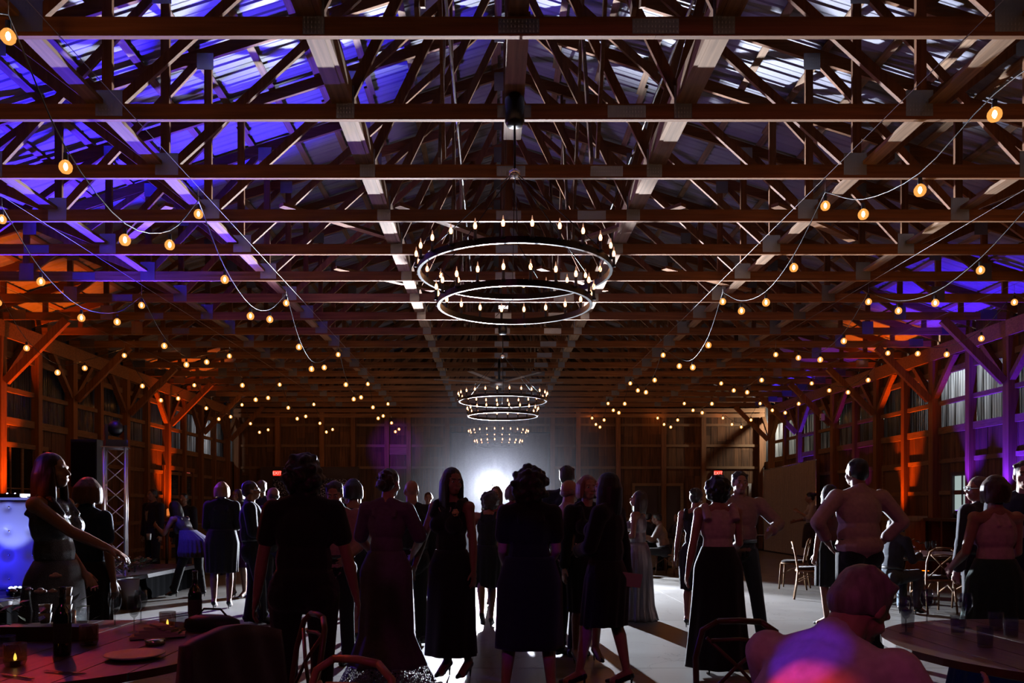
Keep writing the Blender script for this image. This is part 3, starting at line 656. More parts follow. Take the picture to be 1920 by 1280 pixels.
MB().ell((0, 0, .28), (.11, .14, .12)).build('head', M['dark'], mh)
# PA speaker on a pole
pa = thing('pa_speaker', 'tall black PA speaker on a pole behind the two women', 'speaker', at(165, 870, 13.0)*0+Vector((-6.55, 13.0, .40)))
MB().box((-.21, -.19, 1.37), (.21, .19, 2.13)).build('cabinet', M['dark'], pa); MB().box((-.19, -.205, 1.42), (.19, -.191, 2.08)).build('grille', M['blackm'], pa)
MB().tube([(0, 0, .45), (0, 0, 1.38)], .02).build('pole', M['blackm'], pa); MB().box((-.24, -.24, 0), (.24, .24, .5)).build('subwoofer', M['dark'], pa)
MB().box((.14, -.209, 1.44), (.16, -.206, 1.455)).build('status_light', M['led_w'], pa)

# ---------------------------------------------------------------- plants and flowers
def leafmesh(mb, p, d, L, wd):
    d = Vector(d).normalized(); a = d.cross(Vector((.1, .2, 1))).normalized(); up_ = a.cross(d)
    mb.add([p, p+d*L*.4+a*wd+up_*L*.05, p+d*L, p+d*L*.4-a*wd+up_*L*.05], [(0, 1, 2), (0, 2, 3)])
def flowers(t, n, R, z0, seed, big=.035, tilt=1.0, fl=True):
    rg = random.Random(seed)
    mb = MB()
    for i in range(n*5):
        a = rg.uniform(0, 2*PI); r = R*math.sqrt(rg.random()); p = Vector((r*math.cos(a), r*math.sin(a), z0+rg.uniform(-.06, .12)))
        leafmesh(mb, p, (math.cos(a), math.sin(a), rg.uniform(-.5, .8)), rg.uniform(.06, .12), rg.uniform(.012, .025))
    mb.build('foliage', M['leaf'], t)
    if fl:
        for i in range(n):
            a = rg.uniform(0, 2*PI); r = R*math.sqrt(rg.random()); c = Vector((r*math.cos(a), r*math.sin(a)*.8, z0+.06+.12*(1-r/R)+rg.uniform(-.06, .05))); s = rg.uniform(.6, 1.15)*big
            b = MB().ell(c, (s*.6, s*.6, s*.5), n=8, k=5)
            for q in range(8):
                an = q*2*PI/8; b.ell(c+Vector((math.cos(an)*s*.6, math.sin(an)*s*.6, -s*.1)), (s*.42, s*.42, s*.28), n=6, k=4)
            b.build('bloom', M['petal'] if rg.random() < .6 else M['petal_p'], t)
vf = thing('flower_arrangement', 'pale flowers in a grey pail on the floor in front of the truss tower', 'flowers', (-5.17, 11.35, 0))
MB().lathe([(.01, .0), (.11, .0), (.15, .42), (.14, .42), (.10, .03), (.01, .03)], n=20).build('pail', mat('zinc_pail', (.35, .38, .38), .5, .3), vf)
flowers(vf, 26, .34, .58, 3, .05)

# ---------------------------------------------------------------- chairs
def cross_chair(label, loc, rz, group='bentwood chairs', m='oak', pad=True):
    t = thing('dining_chair', label, 'chair', loc, rz, group); m = M[m]
    # front of the chair looks towards +y; back posts at -y
    for s in (-1, 1):
        MB().tube([(s*.20, -.24, 0), (s*.195, -.20, .25), (s*.19, -.18, .46), (s*.20, -.22, .70), (s*.17, -.25, .84), (s*.10, -.265, .885)], .015, 8).build('back_post', m, t)
        MB().tube([(s*.20, .22, 0), (s*.19, .19, .45)], [.013, .018], 8).build('leg', m, t)
        MB().tube([(s*.19, -.19, .30), (s*.12, -.16, .40), (s*.06, -.16, .43)], .009, 6).build('bentwood_brace', m, t)
        MB().tube([(s*.195, -.20, .26), (s*.205, .0, .37), (s*.195, .19, .26)], .009, 6).build('bentwood_brace', m, t)
        MB().tube([(s*.175, -.185, .47), (0, -.205, .66), (-s*.15, -.24, .80)], .010, 6).build('cross_slat', m, t)
    MB().tube([(-.10, -.265, .885), (0, -.27, .89), (.10, -.265, .885)], .015, 8).build('top_rail', m, t)
    MB().tube([(-.13, -.255, .79), (0, -.265, .80), (.13, -.255, .79)], .010, 6).build('back_rail', m, t)
    sm = MB(); out = []
    for i in range(20):
        a = 2*PI*i/20; c, s_ = math.cos(a), math.sin(a); out.append((.22*abs(c)**.6*(1 if c > 0 else -1), .22*abs(s_)**.6*(1 if s_ > 0 else -1)))
    sm.loft([[(x, y_, z) for x, y_ in out] for z in (.435, .465)]).build('seat', m, t)
    if pad: MB().loft([[(x*k_, y_*k_, z) for x, y_ in out] for k_, z in ((.93, .466), (.97, .485), (.85, .505))]).build('cushion', cloth((.05, .04, .045)), t)
    return t
def drape(t, name, m, x0=-.22, x1=.22, zb=.45, zt=.93, y_=-.27):
    mb = MB(); n = 28; rows = 12; vs = []
    for fr in (-1, 1):
        for j in range(rows+1):
            v = j/rows
            for i in range(n+1):
                u = i/n; x = x0+(x1-x0)*u; arch = .05*math.sin(PI*u)
                z = zb+(zt-zb)*v+arch*v - .02*math.sin(7*u)*(1-v); yy = y_+fr*(.030+.02*(1-v)) + .010*math.sin(u*19+j*.5)*(1-v*.5); vs.append((x*(1+.12*(1-v)), yy+(.04*(1-v) if fr > 0 else -.03*(1-v)), z))
    N = (n+1)*(rows+1); fs = []
    for j in range(rows):
        for i in range(n): a = j*(n+1)+i; fs += [(a, a+1, a+n+2, a+n+1), (N+a, N+a+n+1, N+a+n+2, N+a+1)]
    for i in range(n): a = rows*(n+1)+i; fs.append((a, a+1, N+a+1, N+a)); fs.append((i, N+i, N+i+1, i+1))
    for j in range(rows): a = j*(n+1); fs.append((a, a+n+1, N+a+n+1, N+a)); a += n; fs.append((a, N+a, N+a+n+1, a+n+1))
    mb.add(vs, fs, True); return mb.build(name, m, t)

# ---------------------------------------------------------------- tables and what stands on them
def round_table(label, c, r, top='tabletop', group=None):
    t = thing('round_table', label, 'table', (c[0], c[1], 0), 0, group)
    n = 9; 
    for i in range(n):      # planked top, joints recessed
        x0 = -r+2*r*i/n+.003; x1 = -r+2*r*(i+1)/n-.003; o = []
        for k_ in range(7): x = x0+(x1-x0)*k_/6; o.append((x, -math.sqrt(max(r*r-x*x, .0004))))
        for k_ in range(6, -1, -1): x = x0+(x1-x0)*k_/6; o.append((x, math.sqrt(max(r*r-x*x, .0004))))
        MB().loft([[(x, y_, z) for x, y_ in o] for z in (.715, .75)], smooth=False).build('plank', M[top], t)
    MB().lathe([(.05, .66), (r*.8, .67), (r*.8, .714), (.05, .714)], n=40).build('apron', M['walnut'], t)
    MB().lathe([(.05, .03), (.09, .10), (.06, .4), (.09, .66), (.05, .665)], n=20).build('pedestal', M['walnut'], t)
    for i in range(4): a = PI/4+i*PI/2; MB().bar((0, 0, .08), (.5*math.cos(a), .5*math.sin(a), .03), .07, .06).build('foot', M['walnut'], t)
    return t
goblet = [(.003, 0), (.033, .002), (.033, .005), (.005, .012), (.004, .08), (.02, .095), (.036, .13), (.037, .16), (.031, .20), (.029, .20), (.034, .16), (.033, .13), (.015, .10), (.003, .098)]
tumbler = [(.003, 0), (.033, 0), (.038, .10), (.0355, .10), (.031, .008), (.003, .007)]
votive = [(.003, 0), (.038, 0), (.045, .02), (.045, .095), (.041, .095), (.040, .02), (.003, .01)]
pitcher = [(.003, 0), (.045, 0), (.055, .10), (.042, .19), (.046, .24), (.043, .24), (.039, .19), (.050, .10), (.040, .01), (.003, .008)]
gm = {k_: MB().lathe(p, n=20).mesh(k_, M['glass']) for k_, p in (('goblet', goblet), ('tumbler', tumbler), ('pitcher', pitcher))}
gm['votive'] = MB().lathe(votive, n=20).mesh('votive', M['amber_glass'])
tl = MB().lathe([(.002, .02), (.007, .028), (.005, .042), (.001, .052)], n=8).mesh('flame', M['tealight'])
wx = MB().lathe([(.002, .004), (.02, .004), (.02, .02), (.002, .021)], n=12).mesh('wax', M['napkin'])
def ware(kind, x, y_, lab, cat, z=.752, lit=False, group=None, s=1):
    names = {'goblet': 'wine_glass', 'tumbler': 'tumbler', 'pitcher': 'glass_pitcher', 'votive': 'candle_holder'}
    if kind == 'votive':
        t = thing('candle_holder', lab, cat, (x, y_, z), 0, group); inst('cup', gm[kind], t)
        inst('wax', wx, t)
        if lit: inst('flame', tl, t)
        return t
    o = inst(names[kind], gm[kind], None, (x, y_, z)); o.scale = (s, s, s); return tag(o, lab, cat, group)
def plate_(x, y_, lab, z=.752):
    return tag(MB().lathe([(.01, 0), (.08, .0), (.13, .018), (.128, .022), (.078, .006), (.01, .006)], n=32).build('plate', M['white'], None, (x, y_, z)), lab, 'plate')
def cutlery(x, y_, a, lab, kind='knife'):
    t = thing(kind, lab, kind, (x, y_, .755), a); MB().bar((0, -.1, .002), (0, .0, .002), .012, .005).build('handle', M['steel'], t); MB().bar((0, .002, .002), (0, .11, .002), .018, .002).build('blade' if kind == 'knife' else 'tines', M['steel'], t); return t
def bottle(x, y_, lab, z=.752):
    t = thing('wine_bottle', lab, 'bottle', (x, y_, z)); MB().lathe([(.003, .0), (.037, .002), (.038, .02), (.038, .18), (.03, .21), (.0145, .235), (.0135, .30), (.016, .303), (.016, .315), (.003, .316)], n=20).build('glass_body', M['bottle'], t)
    MB().lathe([(.0385, .06), (.0388, .061), (.0388, .15), (.0385, .151)], n=20).build('paper_label', mat('bottle_paper', (.06, .05, .05), .8) if 'bottle_paper' not in bpy.data.materials else bpy.data.materials['bottle_paper'], t); return t
t1 = round_table('round planked dining table in the left foreground, cluttered after the meal', (-2.25, 3.9), .96)
cp = thing('centrepiece', 'dark leafy centrepiece with dried blooms on the left foreground table', 'centrepiece', (-2.3, 4.15, .752))
MB().box((-.22, -.06, 0), (.22, .06, .07)).build('trough', M['walnut'], cp); flowers(cp, 5, .24, .12, 9, .03)
ware('votive', -2.01, 3.98, 'amber glass candle holder glowing red-orange on the left table, nearest the centrepiece', 'candle holder', s=1.2)
ware('votive', -2.06, 3.45, 'amber glass candle holder with a small yellow flame on the left table', 'candle holder', lit=True)
ware('votive', -1.83, 4.5, 'amber glass candle holder at the back edge of the left table', 'candle holder', lit=True)
ware('votive', -2.42, 4.55, 'amber glass candle holder behind the centrepiece of the left table', 'candle holder')
ware('pitcher', -2.62, 4.45, 'tall glass water pitcher on the left table catching blue light', 'pitcher')
for i, (x, y_, k_) in enumerate([(-2.85, 4.3, 'goblet'), (-2.78, 3.95, 'goblet'), (-2.15, 4.55, 'goblet'), (-1.95, 4.35, 'goblet'), (-2.4, 4.68, 'tumbler'), (-2.5, 3.85, 'tumbler'), (-2.2, 3.62, 'tumbler'), (-2.05, 4.66, 'goblet'), (-1.72, 4.42, 'tumbler')]):
    ware(k_, x, y_, {'goblet': 'stemmed wine glass among the clutter on the left foreground table', 'tumbler': 'short clear tumbler among the clutter on the left foreground table'}[k_], 'glass', group={'goblet': 'wine glasses on the left table', 'tumbler': 'tumblers on the left table'}[k_])
for i in range(2):
    t = thing('cup_stack', ('stack of pale cups towards the far side of the left table', 'shorter stack of pale cups beside the taller one on the left table')[i], 'cups', (-2.52+.12*i*-1, 4.72, .752))
    for q in range(4-i*2): MB().lathe([(.003, 0), (.026, 0), (.037, .06), (.035, .06), (.024, .004), (.003, .004)], (0, 0, q*.05), n=16).build('cup', M['white'], t)
plate_(-1.62, 3.62, 'white side plate near the right rim of the left foreground table')
tag(MB().lathe([(.003, 0), (.045, 0), (.05, .025), (.003, .028)], n=20).build('tin', M['steel'], None, (-1.68, 3.98, .752)), 'small flat metal tin on the left table near the draped chair', 'tin')
nk = MB(); rg = random.Random(5)
for i in range(5): nk.bar((-.12+.02*i, -.05+.03*i, .008+.012*i), (.13-.02*i, .04-.02*i, .012+.012*i), .12-.015*i, .012)
tag(nk.build('napkin', M['napkin'], None, (-1.76, 4.2, .753)), 'crumpled linen napkin on the left foreground table', 'napkin')
for x, y_, a, lab, k_ in ((-1.75, 3.28, 1.25, 'knife lying at the near edge of the left table', 'knife'), (-1.9, 3.2, 1.1, 'fork lying at the near edge of the left table', 'fork'), (-1.50, 4.25, -1.1, 'knife beside the draped dark chair on the left table', 'knife'), (-2.5, 4.2, 1.2, 'fork catching red light left of the amber candle holder', 'fork')): cutlery(x, y_, a, lab, k_)
bottle(-1.72, 4.62, 'dark wine bottle standing at the far rim of the left table'); bottle(-1.98, 3.68, 'dark wine bottle in the middle of the left table'); bottle(-2.36, 3.72, 'dark wine bottle left of the amber candle holder')
hb = thing('handbag', 'black clutch handbag lying at the right rim of the left table', 'bag', (-1.55, 4.42, .753), -.2)
MB().loft([[(.17*math.cos(i*PI/10)*k_, .07*math.sin(i*PI/10)*k_, z) for i in range(20)] for k_, z in ((.9, 0), (1, .02), (.95, .06), (.6, .085))]).build('pouch', cloth(BLACK, .5), hb); MB().tube([(-.10, 0, .07), (-.05, 0, .12), (.05, 0, .12), (.10, 0, .07)], .006).build('handle', M['dark'], hb)
c1 = cross_chair('dark chair draped with a black jacket, in front of the left foreground table', (-1.42, 3.35, 0), math.radians(60), m='walnut')
c1.location = (-1.30, 3.40, 0); c1.rotation_euler.z = math.radians(62)
tag(drape(c1, 'draped_jacket', cloth((.03, .012, .014), .6), -.25, .25, .30, .90))
cross_chair('empty bentwood chair behind the broad woman in black, left of centre', (-1.12, 3.92, 0), math.radians(120), m='walnut')
cross_chair('bentwood chair cut off by the bottom edge, between the two women left of centre', (-.62, 2.62, 0), math.radians(150), m='oak')
cross_chair('empty dark cross-back chair in the foreground right of centre', (1.22, 4.1, 0), math.radians(-8), m='walnut')

t2 = round_table('round planked dining table in the right foreground with glassware', (3.0, 3.9), 1.0)
cp = thing('centrepiece', 'dark leafy centrepiece on the right foreground table', 'centrepiece', (3.0, 3.7, .752))
MB().box((-.22, -.06, 0), (.22, .06, .07)).build('trough', M['walnut'], cp); flowers(cp, 4, .22, .10, 19, .03)
for i, (x, y_, k_) in enumerate([(2.22, 4.30, 'goblet'), (2.36, 4.55, 'tumbler'), (2.12, 4.45, 'tumbler'), (2.50, 4.30, 'tumbler'), (2.66, 4.5, 'goblet'), (2.80, 4.45, 'tumbler'), (2.72, 4.2, 'tumbler'), (2.55, 4.7, 'goblet'), (3.0, 4.45, 'tumbler'), (2.6, 3.85, 'goblet'), (3.05, 4.1, 'goblet'), (2.4, 3.9, 'tumbler')]):
    ware(k_, x, y_, {'goblet': 'stemmed wine glass glinting blue on the right foreground table', 'tumbler': 'clear tumbler glinting blue on the right foreground table'}[k_], 'glass', group={'goblet': 'wine glasses on the right table', 'tumbler': 'tumblers on the right table'}[k_])
plate_(2.85, 3.35, 'white plate on the right foreground table near the picture edge')
c4 = cross_chair('chair with a pale pinkish jacket over its back at the bottom right corner', (1.75, 2.25, 0), math.radians(-20), m='walnut')
drape(c4, 'draped_jacket', cloth((.55, .38, .42)), -.24, .24, .35, .96)

# table with the garland further back on the right, its chairs
t3 = round_table('dining table with a greenery garland behind the man in the white shirt', (6.2, 12.2), .95)
ga = thing('garland', 'greenery garland with pale blooms along the rear right table', 'garland', (6.0, 12.2, .80)); flowers(ga, 14, .5, .03, 21, .035); 
for x, y_, k_, lab in ((6.45, 11.7, 'goblet', 'wine glass on the rear right table in front of the orange counter'), (6.25, 11.5, 'goblet', 'wine glass nearest the garland on the rear right table'), (5.5, 11.5, 'tumbler', 'tumbler at the left side of the rear right table')): ware(k_, x, y_, lab, 'glass')
for x, y_, a, lab in ((6.05, 11.0, 0, 'bentwood chair seen from behind at the rear right table, left of the green skirt'), (5.25, 11.3, -35, 'bentwood chair half hidden behind the big man in white shirt'), (6.85, 11.35, 30, 'bentwood chair beside the man in the dark suit'), (6.3, 13.0, 180, 'bentwood chair on the far side of the rear right table'), (5.0, 12.6, -110, 'bentwood chair at the left far side of the rear right table')):
    cross_chair(lab, (x, y_, 0), math.radians(a))
cross_chair('bentwood chair by the left hip of the big man in white shirt', (5.35, 14.2, 0), math.radians(60)); 
# far tables with seated guests
for c, lab in (((3.0, 18.2), 'dining table on the far side of the dance floor, right of centre'), ((6.0, 20.5), 'dining table near the far right corner'), ((-3.2, 22.5), 'dining table at the far end, left of centre')):
    round_table(lab, c, .9, group='far dining tables')
for x, y_, a, lab in ((3.75, 16.95, 45, 'pale bentwood chair holding the seated man in white shirt'), (2.4, 17.2, -20, 'bentwood chair on the near side of the far table'), (4.1, 18.5, 100, 'bentwood chair at the right side of the far table'), (5.2, 20.0, -60, 'bentwood chair at the table in the far right corner')):
    cross_chair(lab, (x, y_, 0), math.radians(a))

# ivory drape on its stand
dr = thing('drape_screen', 'tall ivory drape hanging along the right wall', 'drape', (0, 0, 0))
mb = MB(); vs = []; n = 140
for i in range(n+1): yy = 22.7+4.3*i/n; x = 9.15+.045*math.sin(i*1.1); vs += [(x, yy, .02), (x, yy, 2.78-.10*i/n)]
mb.add(vs, [(2*i, 2*i+2, 2*i+3, 2*i+1) for i in range(n)], True); mb.build('fabric', M['curtain'], dr)
MB().tube([(9.15, 22.6, 2.80), (9.15, 27.05, 2.70)], .018).build('rail', M['steel'], dr)
for yy in (22.65, 27.05): MB().tube([(9.15, yy, 0), (9.15, yy, 2.8)], .02).build('pole', M['steel'], dr)
# bar cabinet by the orange uplight
bc = thing('bar_cabinet', 'small open wooden cabinet lit orange by the uplight on the right wall', 'cabinet', (8.72, 17.42, 0))
MB().box((-.05, -.55, 1.15), (.45, .55, 1.26)).build('top', M['oak'], bc)
for a, b in ((-.52, -.20), (.30, .52)): MB().box((-.0, a, 0), (.42, b, 1.149)).build('side', M['oak'], bc)
MB().box((.38, -.2, 0), (.41, .3, 1.149)).build('back', M['walnut'], bc); MB().box((.02, -.199, .5), (.37, .299, .53)).build('shelf', M['oak'], bc)
# cream crate chest on the left
cc = thing('chest', 'cream wooden chest lit orange on the left, beyond the stage', 'chest', (-6.05, 17.2, 0))
cm_ = mat('cream_paint', (.55, .42, .26), .6)
MB().box((-.28, -.22, .10), (.32, .22, 1.05)).build('body', cm_, cc); MB().box((-.30, -.24, 1.05), (.34, .24, 1.09)).build('lid', cm_, cc)
MB().box((-.06, -.235, .94), (.10, -.221, .99)).build('handle', M['dark'], cc); MB().box((-.24, -.228, .2), (.28, -.221, .62)).build('front_panel', cm_, cc)
for x in (-.25, .25): MB().box((x, -.2, 0), (x+.05, .2, .10)).build('foot', M['dark'], cc)
bt_ = thing('hurricane_lamp', 'small orange lit hurricane lamp on a table by the left wall', 'lamp', (-6.9, 17.0, 1.16))
MB().lathe([(.003, 0), (.10, .0), (.12, .11), (.11, .11), (.09, .01), (.003, .01)]).build('bowl', M['amber_glass'], bt_); MB().lathe([(.01, .08), (.03, .10), (.03, .24), (.01, .26)]).build('flame_tube', emi('low_orange_flame', (1, .25, .05), .7), bt_)
tt = thing('high_table', 'tall dark cocktail table by the left wall', 'table', (-6.95, 17.05, 0)); MB().lathe([(.01, 1.10), (.35, 1.11), (.35, 1.15), (.01, 1.155)], n=24).build('top', M['walnut'], tt); MB().tube([(0, 0, .02), (0, 0, 1.11)], .03).build('pole', M['walnut'], tt); MB().lathe([(.01, 0), (.28, 0), (.03, .04)], n=20).build('base', M['walnut'], tt)
sg = thing('security_camera', 'small pale box high on the right wall post', 'camera', (9.1, 22.1, 3.95)); MB().box((-.05, -.05, -.10), (.05, .05, .08)).build('box', M['white'], sg); MB().ell((-.05, -.02, -.06), (.02, .02, .02), n=8, k=5).build('lens', M['dark'], sg)

hzm = bpy.data.materials.new('thin_haze'); t_ = nt(hzm); t_.nodes.remove(t_.nodes['Principled BSDF']); vs_ = t_.nodes.new('ShaderNodeVolumeScatter'); vs_.inputs['Density'].default_value = .0014; vs_.inputs['Anisotropy'].default_value = .6; vs_.inputs['Color'].default_value = (.9, .9, 1, 1)
t_.links.new(vs_.outputs[0], t_.nodes['Material Output'].inputs['Volume'])
hz_ = MB().box((-2.6, 16, .02), (2.6, 21.5, 4.2)).build('haze', hzm); tag(hz_, 'thin haze in the air around the bright white light', 'haze', kind='stuff'); hz_.display_type = 'BOUNDS'
# ---------------------------------------------------------------- people
REM = []         # objects waiting for their voxel skin
def rot3(fx, sy=0, tz=0):   # pitch forward, roll to the right, turn left
    return Matrix.Rotation(math.radians(tz), 3, 'Z') @ Matrix.Rotation(math.radians(sy), 3, 'Y') @ Matrix.Rotation(-math.radians(fx), 3, 'X')
def ik(a, t, l1, l2, pole):
    d = t-a; L = min(d.length, (l1+l2)*.999); dn = d.normalized(); t = a+dn*L
    ca = (l1*l1+L*L-l2*l2)/(2*l1*L); h = l1*math.sqrt(max(0, 1-ca*ca)); p = Vector(pole); p = (p-dn*p.dot(dn)).normalized()
    return a+dn*l1*ca+p*h, t
def skinned(mb, name, m, parent, vox, sm=3, k=1.0):
    o = mb.build(name, m, parent); r = o.modifiers.new('r', 'REMESH'); r.mode = 'VOXEL'; r.voxel_size = vox; r.use_smooth_shade = True
    if sm: s = o.modifiers.new('s', 'SMOOTH'); s.iterations = sm; s.factor = .5
    REM.append(o); return o
HAIRC = {}
def hairmat(c):
    if c not in HAIRC:
        HAIRC[c] = mat('hair', c, .45, noise=.4, scale=40, stretch=(1, 1, .15), bump=.5, spec=.35, sheen=.08)
    return HAIRC[c]
def person(label, x, y_, rz, H=1.66, sex='f', w=1.0, lean=(0, 0, 0), head=(0, 0, 0), RH=(.25, .03, .80), LH=None, RP=(.25, -1, -.2), LP=None,
           RF=(.10, 0, 0), LF=(-.10, 0, 0), RK=(.05, 1, 0), LK=(-.05, 1, 0), pelvis=(0, 0, None), heel=None, outfit=(), hair=('short', (.03, .02, .015)), skin='skin', z=0, eyes=False,
           palmR=None, palmL=None, rise=(0, 0), toe=(0, 0), glasses=False):
    k = H/1.70; vox = .0078 if y_ < 7.5 else (.0105 if y_ < 12 else .014)
    t = thing('person', label, 'person', (x, y_, z), math.radians(rz)); t.scale = (k, k, k)
    f = sex == 'f'; heel = (.055 if f else .015) if heel is None else heel
    LH = LH or (-RH[0], RH[1], RH[2]); LP = LP or (-RP[0], RP[1], RP[2])
    pz = pelvis[2] if pelvis[2] is not None else (.905+heel*.7)
    P = Vector((pelvis[0], pelvis[1], pz)); Rl = rot3(*lean); fr = Rl
    def T(a, b, c): return P + Rl @ Vector((a*w, b, c))
    sw = (.165 if f else .192)*(.55+.45*w)/w
    hipr = (.168*w, .118*(.4+.6*w), .13) if f else (.155*w, .115*(.4+.6*w), .13)
    war = (.120*w, .095*(.3+.7*w), .15) if f else (.145*w, .112*(.3+.7*w), .16)
    chr_ = (.140*w, .105*(.5+.5*w), .17) if f else (.168*w, .122*(.5+.5*w), .19)
    shR, shL = T(sw, -.005, .475), T(-sw, -.005, .475)
    ua, fa = .275, .245
    # an absolute hand position in the person's own frame
    RE, RW = ik(shR, Vector(RH), ua, fa, RP); LE, LW = ik(shL, Vector(LH), ua, fa, LP)
    hR, hL = P+Rl @ Vector((.09*w, 0, -.02)), P+Rl @ Vector((-.09*w, 0, -.02))
    ank = .075
    aR = Vector(RF)+Vector((0, -.03, ank+heel+rise[0])); aL = Vector(LF)+Vector((0, -.03, ank+heel+rise[1]))
    def leg(h, a, K_):
        D = (a-h).length; l = D*.5015 if D > .70 else .42
        return ik(h, a, l, l, K_)
    kR, aR = leg(hR, aR, RK); kL, aL = leg(hL, aL, LK)
    Rh = Rl @ rot3(head[1], head[2], head[0]); hc = P + Rl @ Vector((0, .0, .555)) + Rh @ Vector((0, .02, .135))
    def Hd(a, b, c): return hc + Rh @ Vector((a, b, c))
    b = MB()
    b.ell(P, tuple(v-.012 for v in hipr), Rl); b.ell(T(0, 0, .17), tuple(v-.006 for v in war), Rl); b.ell(T(0, .0, .35), chr_, Rl); b.cap(T(-sw*.92, -.01, .47), T(sw*.92, -.01, .47), .052, .052)
    b.cap(T(0, -.015, .46), Hd(0, -.015, -.05), .060 if f else .068, .050 if f else .058); b.cap(T(-.10, -.015, .49), T(0, -.02, .535), .035, .045); b.cap(T(.10, -.015, .49), T(0, -.02, .535), .035, .045)
    for s in (-1, 1):
        b.ell(T(s*.070, -.045, -.035), (.078*w, .078, .088), Rl)
        if f: b.ell(T(s*.072, .085, .33), (.062*w, .058, .062), Rl)
    al = .047 if f else .056
    for sh, e, wr, s, pn in ((shR, RE, RW, 1, palmR), (shL, LE, LW, -1, palmL)):
        b.ell(sh, (al*1.12, al*1.12, al*1.12)); b.cap(sh, e, al, al*.76); b.cap(e, e+(wr-e)*.35, al*.78, al*.80); b.cap(e+(wr-e)*.35, wr, al*.80, .026 if f else .031)
        fd = (wr-e).normalized(); n = Vector(pn) if pn else Vector((-s, 0, .0)); n = (n-fd*n.dot(fd)).normalized(); sd = fd.cross(n).normalized()
        R = Matrix((sd, fd, n)).transposed(); b.ell(wr+fd*.048, (.041, .056, .017), R); b.cap(wr-fd*.01, wr+fd*.03, .024, .022)
        for i in range(4):
            base = wr+fd*.085+sd*(i-1.5)*.0215; d0 = (fd+sd*(i-1.5)*.10+n*.18).normalized(); l = (.066, .078, .074, .056)[i if s*1 > 0 else 3-i]
            m = base+d0*l*.55; d1 = (d0+n*.55).normalized(); b.cap(base, m, .0092, .0084, 8); b.cap(m, m+d1*l*.5, .0084, .0070, 8)
        ts = 1 if (sd.dot(Vector((0, 1, 0)))) > 0 else -1
        tb = wr+fd*.03+sd*ts*.030; td = (fd*.75+sd*ts*.65+n*.25).normalized(); b.cap(tb, tb+td*.045, .0135, .0105, 8); b.cap(tb+td*.045, tb+td*.045+(td+fd*.6).normalized()*.028, .0105, .008, 8)
    th = (.083 if f else .080)*(.5+.5*w)
    for h, kn, an, ft, s, ri, to in ((hR, kR, aR, RF, 1, rise[0], toe[0]), (hL, kL, aL, LF, -1, rise[1], toe[1])):
        b.cap(h, kn, th-.016, .054); b.ell(kn, (.054, .056, .058)); cf = kn+(an-kn)*.30-Vector((0, .012, 0)); b.cap(kn, cf, .050, .056); b.cap(cf, an, .055, .034)
        td = Matrix.Rotation(math.radians(to), 3, 'Z') @ Vector((0, 1, 0)); drop = heel+ri*.9
        b.cap(an+Vector((0, 0, -.02))-td*.02, an+td*.12+Vector((0, 0, -.045-drop*.8)), .036, .030); b.cap(an+Vector((0, 0, -.03))-td*.03, an-td*.03+Vector((0, 0, -.045)), .032, .028)
        b.cap(an+td*.11+Vector((-.015, 0, -.045-drop*.8)), an+td*.15+Vector((.01, 0, -.05-drop*.85)), .028, .020)
    b.ell(Hd(0, -.012, .030), (.073, .092, .085), Rh); b.ell(Hd(0, .022, -.022), (.061, .068, .083), Rh); b.ell(Hd(0, .045, -.078), (.040, .040, .030), Rh)
    b.cap(Hd(0, .084, .012), Hd(0, .106, -.024), .008, .0125, 8); b.cap(Hd(-.034, .074, .024), Hd(.034, .074, .024), .012, .012, 8); b.cap(Hd(-.017, .086, -.054), Hd(.017, .086, -.054), .009, .009, 8); b.cap(Hd(-.013, .085, -.064), Hd(.013, .085, -.064), .009, .009, 8)
    for s in (-1, 1): b.ell(Hd(s*.074, -.005, -.008), (.011, .020, .031), Rh, 8, 6); b.ell(Hd(s*.036, .055, -.028), (.025, .026, .024), Rh, 8, 6)
    body = skinned(b, 'body', M[skin], t, vox, 2)
    if eyes:
        for s in (-1, 1):
            e = MB().ell(Hd(s*.030, .0765, .004), (.0135, .011, .009), Rh, 8, 6).build('eye', M['eye'], t); MB().ell(Hd(s*.030, .0865, .004), (.006, .004, .006), Rh, 8, 6).build('iris', M['dark'], e)
            MB().cap(Hd(s*.015, .089, .026), Hd(s*.044, .080, .028), .004, .003, 6).build('eyebrow', hairmat(hair[1]), t)
        MB().cap(Hd(-.020, .0935, -.058), Hd(.020, .0935, -.058), .0045, .0045, 6).build('lips', cloth((.45, .12, .12), .5), t)
    if glasses:
        g = MB()
        for s in (-1, 1):
            g.tube([Hd(s*.032+.022*math.cos(a*PI/5), .096, .004+.018*math.sin(a*PI/5)) for a in range(11)], .0022, 5); g.tube([Hd(s*.054, .096, .008), Hd(s*.076, .0, .006)], .0025, 5)
        g.tube([Hd(-.01, .098, .008), Hd(.01, .098, .008)], .0025, 5); g.build('glasses', M['steel'], t)
    # clothes
    gv = max(vox, .0095)
    for it in outfit:
        kind, col = it[0], it[1]; o_ = it[2] if len(it) > 2 else {}; cm = col if not isinstance(col, tuple) else cloth(col, o_.get('rough', .85))
        g = MB(); nf = o_.get('fit', .014)
        def tor(lo=True, nf=nf, up_=True, sh=True):
            if lo: g.ell(P, tuple(v+nf for v in hipr), Rl)
            g.ell(T(0, 0, .17), tuple(v+nf+(.012 if kind in ('jacket', 'shirt') else 0) for v in war), Rl)
            if up_: g.ell(T(0, 0, .35), tuple(v+nf for v in chr_), Rl)
            if f and up_:
                for s in (-1, 1): g.ell(T(s*.072, .085, .33), (.062*w+nf, .058+nf, .062+nf), Rl)
            if sh:
                g.cap(T(-sw*.95, -.01, .47), T(sw*.95, -.01, .47), .054+nf, .054+nf)
                for s in (-1, 1): g.cap(T(s*.11, -.015, .49), T(s*.03, -.02, .525), .040+nf, .040+nf)
